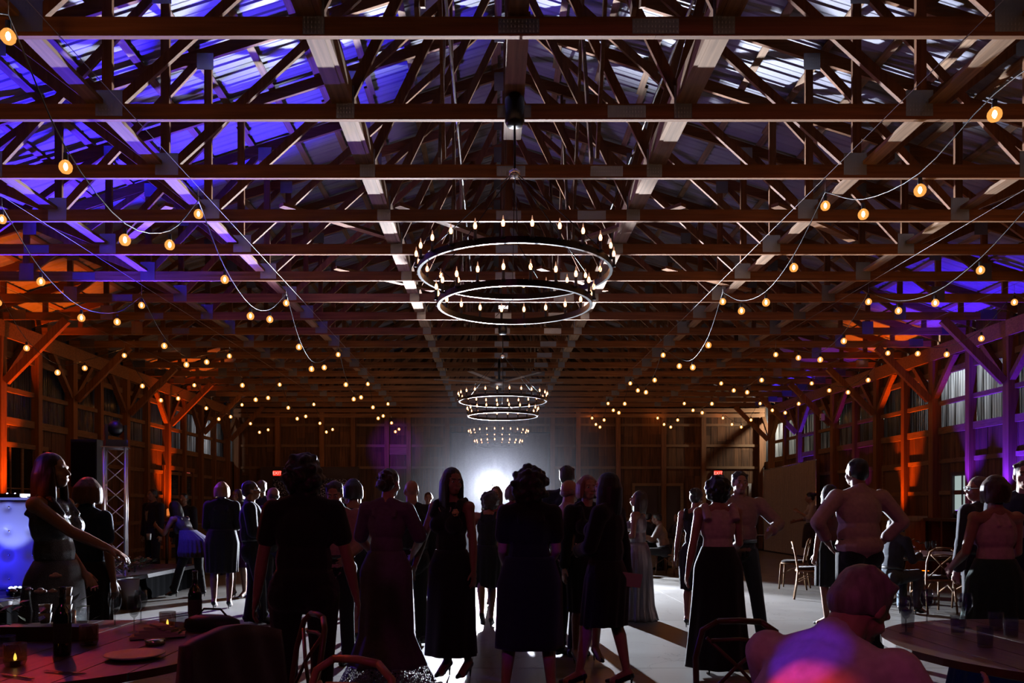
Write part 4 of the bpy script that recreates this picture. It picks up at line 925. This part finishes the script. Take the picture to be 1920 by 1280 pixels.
        def slv(fr_, nf=nf):
            for sh, e, wr in ((shR, RE, RW), (shL, LE, LW)):
                if fr_ <= .5: g.cap(sh, sh+(e-sh)*fr_*2, al*1.1+nf, al*.9+nf+.008)
                else:
                    q = (fr_-.5)*2; end = e+(wr-e)*q
                    g.cap(sh, e, al*1.1+nf, al*.82+nf); g.cap(e, end, al*.84+nf, al*.84*(1-q)+.034*q+nf)
                    for r_ in range(3): c_ = e+(end-e)*(.03+.06*r_); g.ell(c_, (al*.9+nf,)*3)     # folds at the elbow
                    g.cap(end-(end-e)*.06, end, .040+nf, .041+nf)
        if kind == 'shirt':
            tor(); slv(o_.get('sleeve', 1)); g.cap(T(0, -.015, .50), T(0, -.012, .552), .062+.006, .060+.006)
            if o_.get('loose'): g.ell(T(0, -.01, .06), (war[0]+.045, war[1]+.05, .12), Rl)
            skinned(g, 'shirt', cm, t, gv, 2)
        elif kind == 'jacket':
            tor(nf=.024); slv(.97, nf=.022); g.ell(T(0, 0, -.05), (hipr[0]+.03, hipr[1]+.035, .16), Rl)
            for s in (-1, 1): g.cap(T(s*sw*.98, -.01, .49), T(s*sw*.6, -.01, .50), .062, .060)
            skinned(g, 'jacket', cm, t, gv, 2)
            sc = MB(); sc.cap(T(0, -.015, .50), T(0, -.010, .560), .068, .065); sc.loft([[T(a_/w, yb_+.05*(w-1), zz_) for a_, yb_ in ((-hw_, yy_), (hw_, yy_), (hw_, yy_+.022), (-hw_, yy_+.022))] for zz_, hw_, yy_ in ((.20, .012, .128), (.35, .035, .132), (.46, .050, .088), (.52, .052, .045))]); skinned(sc, 'shirt', cloth(o_.get('shirt', (.6, .6, .62))), t, .010, 2)
            if o_.get('tie'): MB().bar(T(0, .098+.05*(w-1), .49), T(0, .160+.06*(w-1), .30), .045, .012, up=Rl @ Vector((0, 1, 0))).build('tie', cloth(o_['tie']), t)
        elif kind == 'trousers':
            g.ell(P, tuple(v+.014 for v in hipr), Rl); g.ell(T(0, 0, .06), (war[0]+.012, war[1]+.012, .09), Rl)
            for h, kn, an in ((hR, kR, aR), (hL, kL, aL)):
                g.cap(h, kn, th+.016, .072); g.cap(kn, an+Vector((0, 0, .0)), .071, .064)
                g.ell(an+Vector((0, .01, .035)), (.068, .072, .04))
            for s in (-1, 1): g.ell(T(s*.075, -.055, -.035), (.090*w+.008, .095, .10), Rl)
            skinned(g, 'trousers', cm, t, gv, 2); 
            MB().loft([[T((war[0]+.022)/w*math.cos(i*PI/10), (war[1]+.022)*math.sin(i*PI/10), zz) for i in range(20)] for zz in (.085, .12)]).build('belt', M['dark'], t)
        elif kind == 'bodice':
            tor(lo=True, up_=True, sh=o_.get('sh', False)); 
            if o_.get('sleeve'): slv(o_['sleeve'])
            if o_.get('strap', True):
                for s in (-1, 1):
                    sx = o_.get('sx', .085)/w
                    g.tube([T(s*sx, chr_[1]+.012, .40), T(s*sx, .045, .515), T(s*sx, -.03, .535), T(s*sx, -chr_[1]-.008, .41)], o_.get('sr', .017), 8)
            skinned(g, 'bodice', cm, t, gv, 2)
        elif kind == 'skirt':
            prof = o_['prof']; n, amp = o_.get('rip', (14, .012)); N = 72; rings = []; rows = 22; z0, z1 = prof[0][0], prof[-1][0]
            for j in range(rows+1):
                u = j/rows; zz = z0+(z1-z0)*u
                for a_, b_ in zip(prof[:-1], prof[1:]):
                    if min(a_[0], b_[0]) - 1e-6 <= zz <= max(a_[0], b_[0]) + 1e-6: q = (zz-a_[0])/(b_[0]-a_[0]); q = q*q*(3-2*q) if False else q; rx, ry, cx, cy = [a_[i]+(b_[i]-a_[i])*q for i in range(1, 5)]; break
                rings.append([Vector((cx+(rx*w+amp*u*math.sin(n*a+1.3*u))*math.cos(a), cy+(ry+amp*u*math.sin(n*a+1.3*u))*math.sin(a), zz)) for a in [2*PI*i/N for i in range(N)]])
            g.loft(rings); g.build(o_.get('name', 'skirt'), cm, t)
        elif kind == 'shoes':
            for an, to, ri in ((aR, toe[0], rise[0]), (aL, toe[1], rise[1])):
                td = Matrix.Rotation(math.radians(to), 3, 'Z') @ Vector((0, 1, 0)); drop = heel+ri*.9; sg_ = MB()
                tp = an+td*.155+Vector((0, 0, -.052-drop*.85)); bk = an-td*.035+Vector((0, 0, -.045)); mid = an+td*.07+Vector((0, 0, -.045-drop*.7))
                if f and heel > .03:
                    sg_.cap(bk, mid, .034, .030); sg_.cap(mid, tp+td*.02, .034, .016); sg_.tube([bk-td*.012, bk-td*.008-Vector((0, 0, (heel+.028)))], [.014, .005], 8)
                else:
                    sg_.cap(bk+Vector((0, 0, .02)), mid+Vector((0, 0, .01)), .042, .042); sg_.cap(mid+Vector((0, 0, .005)), tp+td*.035, .042, .032); sg_.box(tuple(bk+Vector((-.03, -.02, -.028))), tuple(bk+Vector((.03, .03, 0))))
                sg_.build('shoe', cm, t)
        elif kind == 'item':
            o_['fn'](t, RW, LW, T, Hd)
    # hair
    hs, hcol = hair[0], hair[1]; hm = hairmat(hcol); h = MB(); rg = random.Random(int(x*97)+int(y_*31))
    if hs != 'bald':
        h.ell(Hd(0, -.022, .038), (.081, .096, .088), Rh)
        h.ell(Hd(0, -.055, -.005), (.074, .062, .075), Rh)
        if hs == 'short':
            for s in (-1, 1): h.ell(Hd(s*.066, -.02, .01), (.016, .04, .05), Rh, 8, 6)
            for i in range(26): a = rg.uniform(-.5, PI+.5); c_ = Hd(.07*math.cos(a), -.01+.085*math.sin(-a)*rg.random(), .095+.02*rg.random()-.03*abs(math.cos(a))); h.ell(c_, (.018, .02, .012), Rh, 6, 4)
        def strandf(a, L, r=.017, out=.0, kink=.0, z0=.09):
            ca, sa = math.cos(a), math.sin(a); p = []; 
            for q in range(6):
                u = q/5; rr = 1.0+out*u+kink*math.sin(u*9+a*5); p.append(Hd(.074*ca*min(1, .45+u*1.6)*rr, -.022+.086*sa*min(1, .45+u*1.6)*rr, z0-(z0+L)*u**1.25))
            h.tube(p, [r*.6, r, r*1.1, r*1.1, r, r*.45], 7)
        if hs in ('long', 'bob', 'wavy'):
            L = {'long': hair[2] if len(hair) > 2 else .30, 'bob': .10, 'wavy': hair[2] if len(hair) > 2 else .24}[hs]
            for i in range(26): a = -PI*.5+PI*(.66)*((i/25)*2-1)*1.05; strandf(a, L*rg.uniform(.88, 1.05), .021, .16 if hs != 'bob' else .28, .05 if hs == 'wavy' else .01)
        if hs == 'curly':
            r_ = hair[2] if len(hair) > 2 else .135
            for i in range(150):
                v = Vector((rg.gauss(0, 1), rg.gauss(0, 1), rg.gauss(0, 1))).normalized()
                if v.y > .45 and v.z < .5: continue
                v = Vector((v.x, v.y*.9, v.z)); h.ell(Hd(0, -.035, .0)+Rh @ (v*(r_*rg.uniform(.72, 1.0)) - Vector((0, 0, .02 if v.z < 0 else 0))), (.026, .026, .026), None, 7, 5)
            h.ell(Hd(0, -.04, .0), (r_*.85, r_*.8, r_*.88), Rh)
        if hs in ('bun', 'updo'):
            bz = .055 if hs == 'bun' else -.03; h.ell(Hd(0, -.125, bz), (.042, .04, .040), Rh)
            for i in range(14): v = Vector((rg.gauss(0, 1), rg.gauss(0, 1), rg.gauss(0, 1))).normalized()*.036; h.ell(Hd(0, -.125, bz)+v, (.018, .018, .014), Rh, 7, 5)
            if hs == 'updo':
                for i in range(22): v = Vector((rg.uniform(-1, 1), -abs(rg.gauss(0, 1)), rg.uniform(-.8, 1))).normalized(); h.ell(Hd(v.x*.080, -.03+v.y*.092, .03+v.z*.082), (.022, .02, .015), Rh, 7, 5)
        skinned(h, 'hair', hm, t, max(vox, .0085), 3 if hs == 'short' else 1)
    elif len(hair) > 2:
        for s in (-1, 1): h.ell(Hd(s*.064, -.035, -.005), (.013, .042, .032), Rh, 10, 8)
        h.ell(Hd(0, -.068, -.018), (.062, .034, .036), Rh, 14, 10); skinned(h, 'hair', hm, t, vox, 2)
    return t
GOWN = lambda w0, hem, rh, cx=0, cy=0: [(1.06, .135, .115, 0, 0), (.95, .200, .150, 0, -.01), (.80, .205, .17, 0, -.01), (hem+.2, (.185+rh)/2, (.15+rh)/2, cx*.5, cy*.5), (hem, rh, rh, cx, cy)]
def SHORT(hem, rx=.18, ry=.16, cx=0, cy=0): return [(1.06, .135, .115, 0, 0), (.95, .195, .150, 0, -.01), (.80, .200, .165, 0, -.01), (hem, rx, ry, cx, cy)]
K = BLACK; SHK = ('shoes', (.012, .010, .011), {'rough': .35})
SEQ = mat('dark_sequins', (.06, .055, .06), .28, .5, noise=.5, scale=160, bump=.6); SILV = mat('silver_satin', (.20, .18, .21), .38, .25, noise=.25, scale=14, stretch=(6, 6, .3), bump=.3)
def lace():
    m = bpy.data.materials.new('purple_lace'); t = nt(m); b = t.nodes['Principled BSDF']; o = t.nodes['Material Output']; b.inputs['Base Color'].default_value = (.16, .11, .22, 1)
    tc = t.nodes.new('ShaderNodeTexCoord'); v = t.nodes.new('ShaderNodeTexVoronoi'); v.feature = 'DISTANCE_TO_EDGE'; v.inputs['Scale'].default_value = 48
    r = t.nodes.new('ShaderNodeMath'); r.operation = 'LESS_THAN'; r.inputs[1].default_value = .14; tr = t.nodes.new('ShaderNodeBsdfTransparent'); mx = t.nodes.new('ShaderNodeMixShader')
    t.links.new(tc.outputs['Object'], v.inputs['Vector']); t.links.new(v.outputs['Distance'], r.inputs[0]); t.links.new(r.outputs[0], mx.inputs[0]); t.links.new(tr.outputs[0], mx.inputs[1]); t.links.new(b.outputs[0], mx.inputs[2]); t.links.new(mx.outputs[0], o.inputs[0]); return m
def X_(px, d): return (px-924)*d/F

# --- left side
person('woman in dark sequinned gown sideways at far left, forearm out, wavy hair lit red', X_(104, 5.3), 5.3, -92, 1.74, w=1.12, lean=(-3, 0, 0), RH=(.10, .40, 1.14), LH=(-.14, .10, .98), RP=(.2, -.4, -1), LP=(-.2, -.4, -1),
       palmR=(0, 0, -1), palmL=(0, 0, -1), outfit=[('bodice', SEQ, {'strap': True, 'sx': .085, 'sr': .02}), ('skirt', SEQ, {'prof': GOWN(0, .10, .26, 0, -.05), 'rip': (11, .012)}), SHK], hair=('wavy', (.055, .018, .010), .25))
person('woman with a smooth bob in dark blue top, from behind, beside the sequinned gown', X_(165, 6.3), 6.3, -18, 1.62, w=1.1, outfit=[('shirt', (.02, .05, .12), {'sleeve': .3}), ('skirt', K, {'prof': SHORT(.40)}), SHK], hair=('bob', (.16, .07, .04)))
person('dark-suited man with a white collar at the left, behind the dancing woman', X_(287, 15.7), 15.7, 150, 1.78, 'm', outfit=[('jacket', (.015, .015, .02), {'shirt': (.6, .6, .6)}), ('trousers', K), SHK], eyes=True)
person('woman bending forward in a feathered skirt, white cup in her outstretched hand', X_(352, 12.9), 12.9, 70, 1.66, lean=(38, 0, 0), head=(0, -20, 0), pelvis=(0, -.12, .90), RH=(.25, .62, 1.08), LH=(-.2, .45, 1.15), RP=(.5, -.2, -1), LP=(-.5, -.2, -1), RF=(.1, -.18, 0), LF=(-.1, .22, 0), heel=.05,
       outfit=[('bodice', SEQ, {'strap': True}), ('skirt', cloth((.20, .18, .30)), {'prof': [(1.10, .14, .13, 0, .0), (.95, .235, .24, 0, -.14), (.74, .26, .27, 0, -.16), (.66, .23, .24, 0, -.15)], 'rip': (23, .03), 'name': 'feather_skirt'}), ('trousers', K), SHK], hair=('wavy', (.02, .015, .012), .2))
cu = MB().lathe([(.003, 0), (.03, 0), (.038, .10), (.034, .10), (.028, .006), (.003, .005)], n=16).build('cup', M['white'], None, tuple(at(279, 1012, 12.7))); tag(cu, 'white cup in the hand of the woman bending forward', 'cup')
person('man in dark clothes standing in the shadow at the left, beside the orange lamp', X_(345, 15.9), 15.9, 170, 1.70, 'm', outfit=[('jacket', K), ('trousers', K), SHK], hair=('short', (.02, .015, .01)))
person('woman with short blonde hair in a black knee-length dress, seen from behind', X_(416, 11.4), 11.4, 10, 1.75, w=1.16, RH=(.16, .26, 1.12), LH=(-.16, .26, 1.12), outfit=[('bodice', K, {'sh': True, 'sleeve': .9, 'fit': .022}), ('skirt', K, {'prof': [(1.1, .16, .14, 0, 0), (.9, .20, .17, 0, -.01), (.50, .18, .16, 0, 0)]}), SHK], hair=('bob', (.55, .36, .24)))
person('woman with brown hair in a dark violet dress, mostly hidden beside the blonde woman', X_(446, 12.7), 12.7, 165, 1.68, w=1.0, outfit=[('bodice', (.10, .02, .16), {'sh': True, 'sleeve': .3}), ('skirt', (.10, .02, .16), {'prof': SHORT(.5)}), SHK], hair=('bob', (.10, .05, .03)), eyes=True)
person('short-haired person in glasses and a dark jacket, turned to the right', X_(474, 9.9), 9.9, -75, 1.74, 'm', w=.98, lean=(-3, 0, 0), RH=(.14, .24, 1.08), LH=(-.14, .24, 1.05), RF=(.08, .14, 0), LF=(-.08, -.02, 0), glasses=True, outfit=[('jacket', (.012, .013, .017), {'shirt': (.06, .3, .33)}), ('trousers', (.010, .010, .012)), SHK], hair=('short', (.07, .045, .035)), eyes=True)
person('man with grey hair standing just behind the person in glasses', X_(490, 13.2), 13.2, 20, 1.86, 'm', outfit=[('jacket', (.012, .014, .03)), ('trousers', K), SHK], hair=('short', (.22, .17, .15)))
person('balding man in a navy jacket facing left, between the glasses wearer and the broad woman', X_(513, 11.3), 11.3, 60, 1.70, 'm', w=1.05, RH=(.16, .30, 1.15), outfit=[('jacket', (.03, .035, .14)), ('trousers', K), SHK], hair=('bald', (.1, .06, .05), 1))
# --- centre left
person('broad woman with full dark hair in black top and trousers, front left of centre', X_(570, 4.75), 4.75, 4, 1.70, w=1.20, RH=(.33, .06, .78), LH=(-.30, .02, .80), RP=(.6, -1, 0), outfit=[('shirt', K, {'sleeve': .30, 'loose': True}), ('trousers', K), SHK], hair=('curly', (.018, .010, .009), .118), skin='skin_d')
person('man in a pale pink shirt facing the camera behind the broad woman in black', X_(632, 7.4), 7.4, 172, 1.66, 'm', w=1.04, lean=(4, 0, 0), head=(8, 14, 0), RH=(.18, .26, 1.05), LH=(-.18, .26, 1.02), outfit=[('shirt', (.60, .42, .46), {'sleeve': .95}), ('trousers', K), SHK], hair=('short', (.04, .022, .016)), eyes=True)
person('woman with glossy black hair in short black dress and stilettos, beside the lace gown', X_(662, 8.35), 8.35, 12, 1.66, w=.92, RH=(.17, .22, 1.06), LH=(-.20, .15, 1.0), RF=(.04, .0, 0), LF=(-.08, .14, 0), heel=.09, outfit=[('bodice', K, {'strap': True}), ('skirt', K, {'prof': SHORT(.56, .165, .15)}), SHK], hair=('bob', (.012, .009, .009)))
person('woman with long light brown hair seen over the shoulder of the black-haired woman', X_(662, 10.6), 10.6, 200, 1.72, outfit=[('bodice', (.3, .2, .2), {'sh': True}), ('skirt', K, {'prof': SHORT(.5)}), SHK], hair=('long', (.30, .16, .09), .3), eyes=True)
person('woman in floor-length violet lace gown, hair pinned up, seen from behind', X_(724, 6.55), 6.55, -6, 1.70, w=1.05, lean=(0, 1, 0), head=(-20, 6, 0), RH=(.17, .28, 1.05), LH=(-.16, .26, 1.02), RP=(.9, -.6, -.3), outfit=[('bodice', (.17, .11, .23), {'sh': True, 'sleeve': .45}), ('skirt', (.17, .11, .23), {'prof': [(1.08, .14, .12, 0, 0), (.93, .205, .165, 0, -.01), (.72, .205, .18, 0, 0), (.40, .21, .20, .0, 0), (.16, .30, .30, .02, -.04)], 'rip': (9, .014)}),
       ('skirt', lace(), {'prof': [(.17, .30, .30, .02, -.04), (.01, .37, .36, .03, -.06)], 'rip': (17, .02), 'name': 'lace_hem'}), SHK], hair=('updo', (.05, .022, .014)))
person('bald man in dark suit with his back to the camera, behind the violet lace gown', X_(772, 8.4), 8.4, 22, 1.70, 'm', w=1.06, RH=(.26, .02, .80), outfit=[('jacket', (.010, .010, .014), {'shirt': (.45, .36, .34)}), ('trousers', K), SHK], hair=('bald', (.1, .06, .05)))
person('small woman in a white dress far back, facing the camera beside the bright lamp', X_(803, 15.5), 15.5, 185, 1.68, w=.92, RH=(.2, .1, .95), outfit=[('bodice', (.75, .73, .76), {'sh': True, 'sleeve': .25}), ('skirt', (.75, .73, .76), {'prof': GOWN(0, .12, .30), 'rip': (12, .02)}), SHK], hair=('updo', (.14, .07, .045)), eyes=True)
def corsage(t, RW, LW, T, Hd):
    g = MB(); c = T(-.11, .125, .43)
    for q in range(7): g.ell(c+Vector((.02*math.cos(q), 0, .02*math.sin(q))), (.014, .012, .014), n=7, k=5)
    g.ell(c+Vector((0, .008, 0)), (.016, .014, .016)); g.build('corsage', mat('yellow_rose', (.75, .62, .25), .6), t)
    MB().tube([T(.055*math.cos(a), .105+.05*math.sin(a)*.3, .475+.055*math.sin(a)) for a in [PI+PI*i/10 for i in range(11)]], .004, 6).build('necklace', M['petal'], t)
person('woman with long straight hair in ankle-length black gown with yellow corsage, looking left', X_(846, 6.75), 6.75, 152, 1.70, w=1.05, lean=(0, 0, 0), head=(55, 4, 0), RH=(.40, .02, .82), LH=(-.24, .02, .78), RP=(1, -.5, 0), RF=(.06, .0, 0), LF=(-.12, -.04, 0), heel=.08,
       outfit=[('bodice', K, {'strap': True, 'sx': .115, 'sr': .032}), ('skirt', K, {'prof': [(1.08, .135, .115, 0, 0), (.94, .200, .155, 0, -.01), (.70, .205, .18, 0, 0), (.20, .215, .21, .0, 0)], 'rip': (8, .012)}), SHK, ('item', K, {'fn': corsage})], hair=('long', (.022, .013, .012), .22), skin='skin_d', eyes=True)
# --- centre
person('woman with dark curls in black dress kicking a foot up before the bright light', X_(912, 9.6), 9.6, -8, 1.58, w=1.0, lean=(6, 3, 0), RH=(.2, .2, 1.1), LH=(-.2, .2, 1.1), LF=(-.02, -.22, 0), rise=(0, .10), RF=(.06, .05, 0), LK=(0, 1, 0), heel=.07, outfit=[('bodice', K, {'strap': True}), ('skirt', K, {'prof': SHORT(.52, .185, .17)}), SHK], hair=('curly', (.03, .015, .012), .115))
person('woman with light brown hair before the bright light, behind the curly-haired dancer', X_(930, 11.8), 11.8, 170, 1.70, outfit=[('bodice', (.35, .12, .14), {'sh': True}), ('skirt', K, {'prof': SHORT(.5)}), SHK], hair=('long', (.14, .06, .035), .16), eyes=True)
person('woman with a smooth pale head of hair half hidden left of the big-haired woman', X_(962, 10.6), 10.6, 30, 1.70, outfit=[('bodice', (.3, .08, .2), {'sh': True}), ('skirt', K, {'prof': SHORT(.5)}), SHK], hair=('bob', (.10, .06, .07)))
person('woman with big curly hair in a short black dress, legs lit blue, front centre', X_(993, 5.85), 5.85, 3, 1.665, w=1.14, RH=(.17, .22, 1.02), LH=(-.17, .22, 1.02), RF=(.16, 0, 0), LF=(-.18, .05, 0), outfit=[('bodice', K, {'sh': True, 'sleeve': .3, 'fit': .02}), ('skirt', K, {'prof': [(1.1, .16, .14, 0, 0), (.9, .215, .18, 0, -.01), (.42, .22, .19, 0, 0)], 'rip': (6, .01)}), SHK], hair=('curly', (.02, .012, .012), .138))
person('tall man with dark cropped hair behind the couple right of centre', X_(1063, 9.4), 9.4, -15, 1.90, 'm', outfit=[('jacket', (.010, .012, .03)), ('trousers', K), SHK], hair=('short', (.015, .012, .012)), skin='skin_d')
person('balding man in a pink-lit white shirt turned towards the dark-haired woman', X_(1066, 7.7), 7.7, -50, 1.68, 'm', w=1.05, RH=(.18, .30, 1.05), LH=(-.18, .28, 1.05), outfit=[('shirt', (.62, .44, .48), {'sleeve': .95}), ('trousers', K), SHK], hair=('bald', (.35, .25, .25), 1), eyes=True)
person('fair-haired woman facing the camera, between the balding man and the woman holding paper', X_(1101, 7.3), 7.3, 195, 1.66, w=.98, RF=(.10, 0, 0), LF=(-.14, -.1, 0), heel=.08, outfit=[('bodice', K, {'sh': True, 'sleeve': .95}), ('skirt', K, {'prof': SHORT(.50)}), SHK], hair=('bob', (.32, .16, .12)), eyes=True)
def paper(t, RW, LW, T, Hd):
    mb = MB(); q = RW+Vector((.02, .10, -.10)); mb.add([q+Vector((0, -.12, .05)), q+Vector((0, .12, .055)), q+Vector((.01, .125, -.055)), q+Vector((.01, -.115, -.06)), q+Vector((.003, -.12, .05)), q+Vector((.003, .12, .055)), q+Vector((.013, .125, -.055)), q+Vector((.013, -.115, -.06))], [(0, 1, 2, 3), (7, 6, 5, 4), (0, 4, 5, 1), (1, 5, 6, 2), (2, 6, 7, 3), (3, 7, 4, 0)])
pw = person('woman with long dark hair in black blazer turned left, folded paper in her hand', X_(1136, 6.35), 6.35, 58, 1.65, w=1.12, lean=(-2, 0, 0), RH=(.30, -.06, .86), LH=(-.04, .22, 1.12), LP=(-.7, -.3, -1), RP=(.5, -1, .1), RF=(.12, -.10, 0), LF=(-.10, .22, 0), heel=.07, outfit=[('jacket', K, {'shirt': (.25, .15, .16)}), ('skirt', K, {'prof': [(1.05, .15, .13, 0, 0), (.9, .205, .175, 0, -.01), (.52, .195, .185, 0, .02)]}), SHK], hair=('long', (.016, .010, .010), .22), eyes=True)
pp = MB().box((-.115, -.003, -.055), (.115, .003, .055)).build('folded_paper', M['napkin'], None, tuple(at(1176, 1086, 6.25))); pp.rotation_euler = (.15, .12, .1); tag(pp, 'folded pinkish paper held by the dark-haired woman in the blazer', 'paper')
person('woman in a long strapless silver satin gown with her face lit from the left', X_(1196, 10.1), 10.1, 62, 1.60, w=.98, head=(28, -10, 0), RH=(.16, .22, 1.10), LH=(-.16, .24, 1.12), outfit=[('bodice', SILV, {'strap': False}), ('skirt', SILV, {'prof': GOWN(0, .02, .26), 'rip': (15, .022)}), SHK], hair=('long', (.03, .016, .014), .18), eyes=True)
person('young man in white shirt and tie sitting on the pale chair across the dance floor', X_(1246, 16.9), 16.9, 75, 1.72, 'm', lean=(12, 0, 0), pelvis=(0, 0, .52), RF=(.12, .42, 0), LF=(-.12, .46, 0), RH=(.12, .46, .82), LH=(-.12, .46, .82), outfit=[('shirt', (.78, .76, .78)), ('trousers', K), SHK], hair=('short', (.02, .015, .012)))
person('person in dark clothes sitting at the far table behind the young man', X_(1216, 18.9), 18.9, -60, 1.7, 'm', pelvis=(0, 0, .52), RF=(.12, .42, 0), LF=(-.12, .46, 0), RH=(.12, .40, .80), LH=(-.12, .40, .80), outfit=[('shirt', (.03, .03, .04)), ('trousers', K), SHK], hair=('short', (.02, .015, .012)))
person('person in dark clothes sitting at the far table right of the silver gown', X_(1272, 18.6), 18.6, 110, 1.7, 'm', pelvis=(0, 0, .52), RF=(.12, .42, 0), LF=(-.12, .46, 0), RH=(.12, .40, .80), LH=(-.12, .40, .80), outfit=[('shirt', (.04, .03, .04)), ('trousers', K), SHK], hair=('short', (.02, .015, .012)))
# --- right
person('woman in dark sleeveless dress with pinned-up hair, left of the white V-back top', X_(1304, 9.6), 9.6, -25, 1.62, w=1.02, head=(-10, 10, 0), RH=(.20, .16, .95), LH=(-.26, .02, .82), outfit=[('bodice', (.015, .008, .012), {'strap': True, 'sx': .11, 'sr': .028}), ('skirt', (.015, .008, .012), {'prof': SHORT(.48)}), SHK], hair=('bun', (.022, .012, .012)))
def vback(t, RW, LW, T, Hd):
    pass
person('woman in white V-back bodice and long black skirt, from behind, right of centre', X_(1346, 6.95), 6.95, 2, 1.665, w=1.05, head=(-12, 4, 0), RH=(.16, .24, 1.05), LH=(-.28, .02, .80), outfit=[('bodice', (.78, .70, .74), {'strap': True, 'sx': .125, 'sr': .038}), ('skirt', K, {'prof': [(1.12, .135, .12, 0, 0), (.95, .205, .165, 0, -.01), (.70, .215, .19, 0, 0), (.06, .27, .26, 0, 0)], 'rip': (10, .015)}), SHK], hair=('curly', (.012, .009, .009), .105))
person('smiling man with cropped hair in a pale striped shirt facing the camera', X_(1386, 8.6), 8.6, 172, 1.80, 'm', w=1.05, head=(6, 4, 0), RH=(.22, .22, 1.02), LH=(-.26, .28, 1.12), RP=(1, -.3, -.6), LP=(-1, -.3, -.6), RF=(.12, 0, 0), LF=(-.22, .05, 0), toe=(0, 30), outfit=[('shirt', (.60, .55, .62), {'sleeve': .95}), ('trousers', K), SHK], hair=('short', (.02, .014, .012)), eyes=True)
person('waitress with a bun in white shirt and dark apron before the ivory drape', X_(1521, 18.5), 18.5, 80, 1.74, 'f', w=1.0, head=(0, 8, 0), RH=(.14, .30, 1.10), LH=(-.14, .28, 1.30), outfit=[('shirt', (.75, .70, .74), {'sleeve': .6}), ('trousers', (.03, .02, .025)), ('skirt', (.05, .03, .035), {'prof': [(1.04, .16, .14, 0, 0), (.9, .20, .17, 0, 0), (.5, .21, .19, 0, 0)]}), SHK], hair=('bun', (.015, .012, .012)))
person('dark-haired woman glimpsed behind the left shoulder of the big man in white shirt', X_(1556, 9.7), 9.7, 30, 1.66, outfit=[('bodice', (.3, .2, .22), {'sh': True}), ('skirt', K, {'prof': SHORT(.5)}), SHK], hair=('long', (.02, .015, .012), .2))
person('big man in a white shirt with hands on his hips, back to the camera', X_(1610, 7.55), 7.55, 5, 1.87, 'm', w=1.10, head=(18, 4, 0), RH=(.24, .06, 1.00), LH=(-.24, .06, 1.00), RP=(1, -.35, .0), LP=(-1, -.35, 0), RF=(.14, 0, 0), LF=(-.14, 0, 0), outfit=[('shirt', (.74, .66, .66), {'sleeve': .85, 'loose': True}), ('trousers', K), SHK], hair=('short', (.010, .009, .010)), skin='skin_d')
person('person in bluish skirt sitting at the rear right table, half hidden by the big man', X_(1672, 10.6), 10.6, -60, 1.68, 'f', lean=(8, 0, 0), pelvis=(0, 0, .54), RF=(.10, .45, 0), LF=(-.10, .40, 0), RH=(.14, .38, .80), LH=(-.14, .38, .80), outfit=[('shirt', (.05, .06, .08)), ('trousers', (.16, .22, .28)), SHK], hair=('bob', (.02, .015, .012)))
person('grey-haired man in glasses and a dark suit behind the green skirt', X_(1836, 7.5), 7.5, 30, 1.70, 'm', w=1.1, head=(60, 0, 0), RH=(.24, .16, .86), LH=(-.26, .06, .82), glasses=True, outfit=[('jacket', (.05, .055, .08)), ('trousers', (.03, .03, .04)), SHK], hair=('short', (.25, .2, .18)), eyes=True)
person('woman in pale halter top and long dark green skirt at right, seen from behind', X_(1866, 6.0), 6.0, 3, 1.625, w=1.06, RH=(.17, .26, 1.06), LH=(-.18, .26, 1.02), outfit=[('bodice', (.72, .55, .64), {'strap': True, 'sx': .045, 'sr': .014}), ('skirt', (.02, .07, .055), {'prof': [(1.10, .14, .12, 0, 0), (.95, .205, .165, 0, -.01), (.70, .22, .19, 0, 0), (.03, .33, .31, 0, 0)], 'rip': (16, .022)}), SHK], hair=('wavy', (.07, .035, .025), .10))
person('man in dark jacket over a pale shirt cut off by the right picture edge', X_(1922, 6.7), 6.7, 140, 1.80, 'm', w=1.06, head=(10, 0, 0), RH=(.22, .16, .95), outfit=[('jacket', (.02, .025, .05), {'shirt': mat('checked_shirt', (.5, .5, .6), .8) if False else (.5, .5, .62), 'tie': (.02, .02, .05)}), ('trousers', K), SHK], hair=('short', (.06, .035, .025)), eyes=True)
# seated man in the foreground
sp_ = person('seated grey-haired man in a white shirt, back to the camera, lit red and violet', 0.86, 2.40, -54, 1.84, 'm', w=1.10, lean=(31, 0, 0), head=(-8, 10, 6), pelvis=(0, 0, .455), RF=(.18, .42, 0), LF=(-.18, .46, 0), RH=(.30, .52, .74), LH=(-.16, .56, .76), RP=(.5, -.3, -1), LP=(-.5, -.3, -1), outfit=[('shirt', (.80, .76, .78), {'sleeve': 1, 'loose': True}), ('trousers', K), SHK], hair=('short', (.30, .26, .26)))
cross_chair('chair under the man in the foreground', (0.92, 2.42, 0), math.radians(-60), m='walnut')
# ---- freeze the voxel skins into plain meshes
dg = bpy.context.evaluated_depsgraph_get(); dg.update()
new = []
for o in REM: new.append((o, bpy.data.meshes.new_from_object(o.evaluated_get(dg))))
tot = 0
for o, me in new:
    o.modifiers.clear(); m_ = o.data.materials[0]; o.data = me; me.materials.clear(); me.materials.append(m_); tot += len(me.polygons)
    me.polygons.foreach_set('material_index', [0]*len(me.polygons)); me.polygons.foreach_set('use_smooth', [True]*len(me.polygons))
print('skin faces', tot)
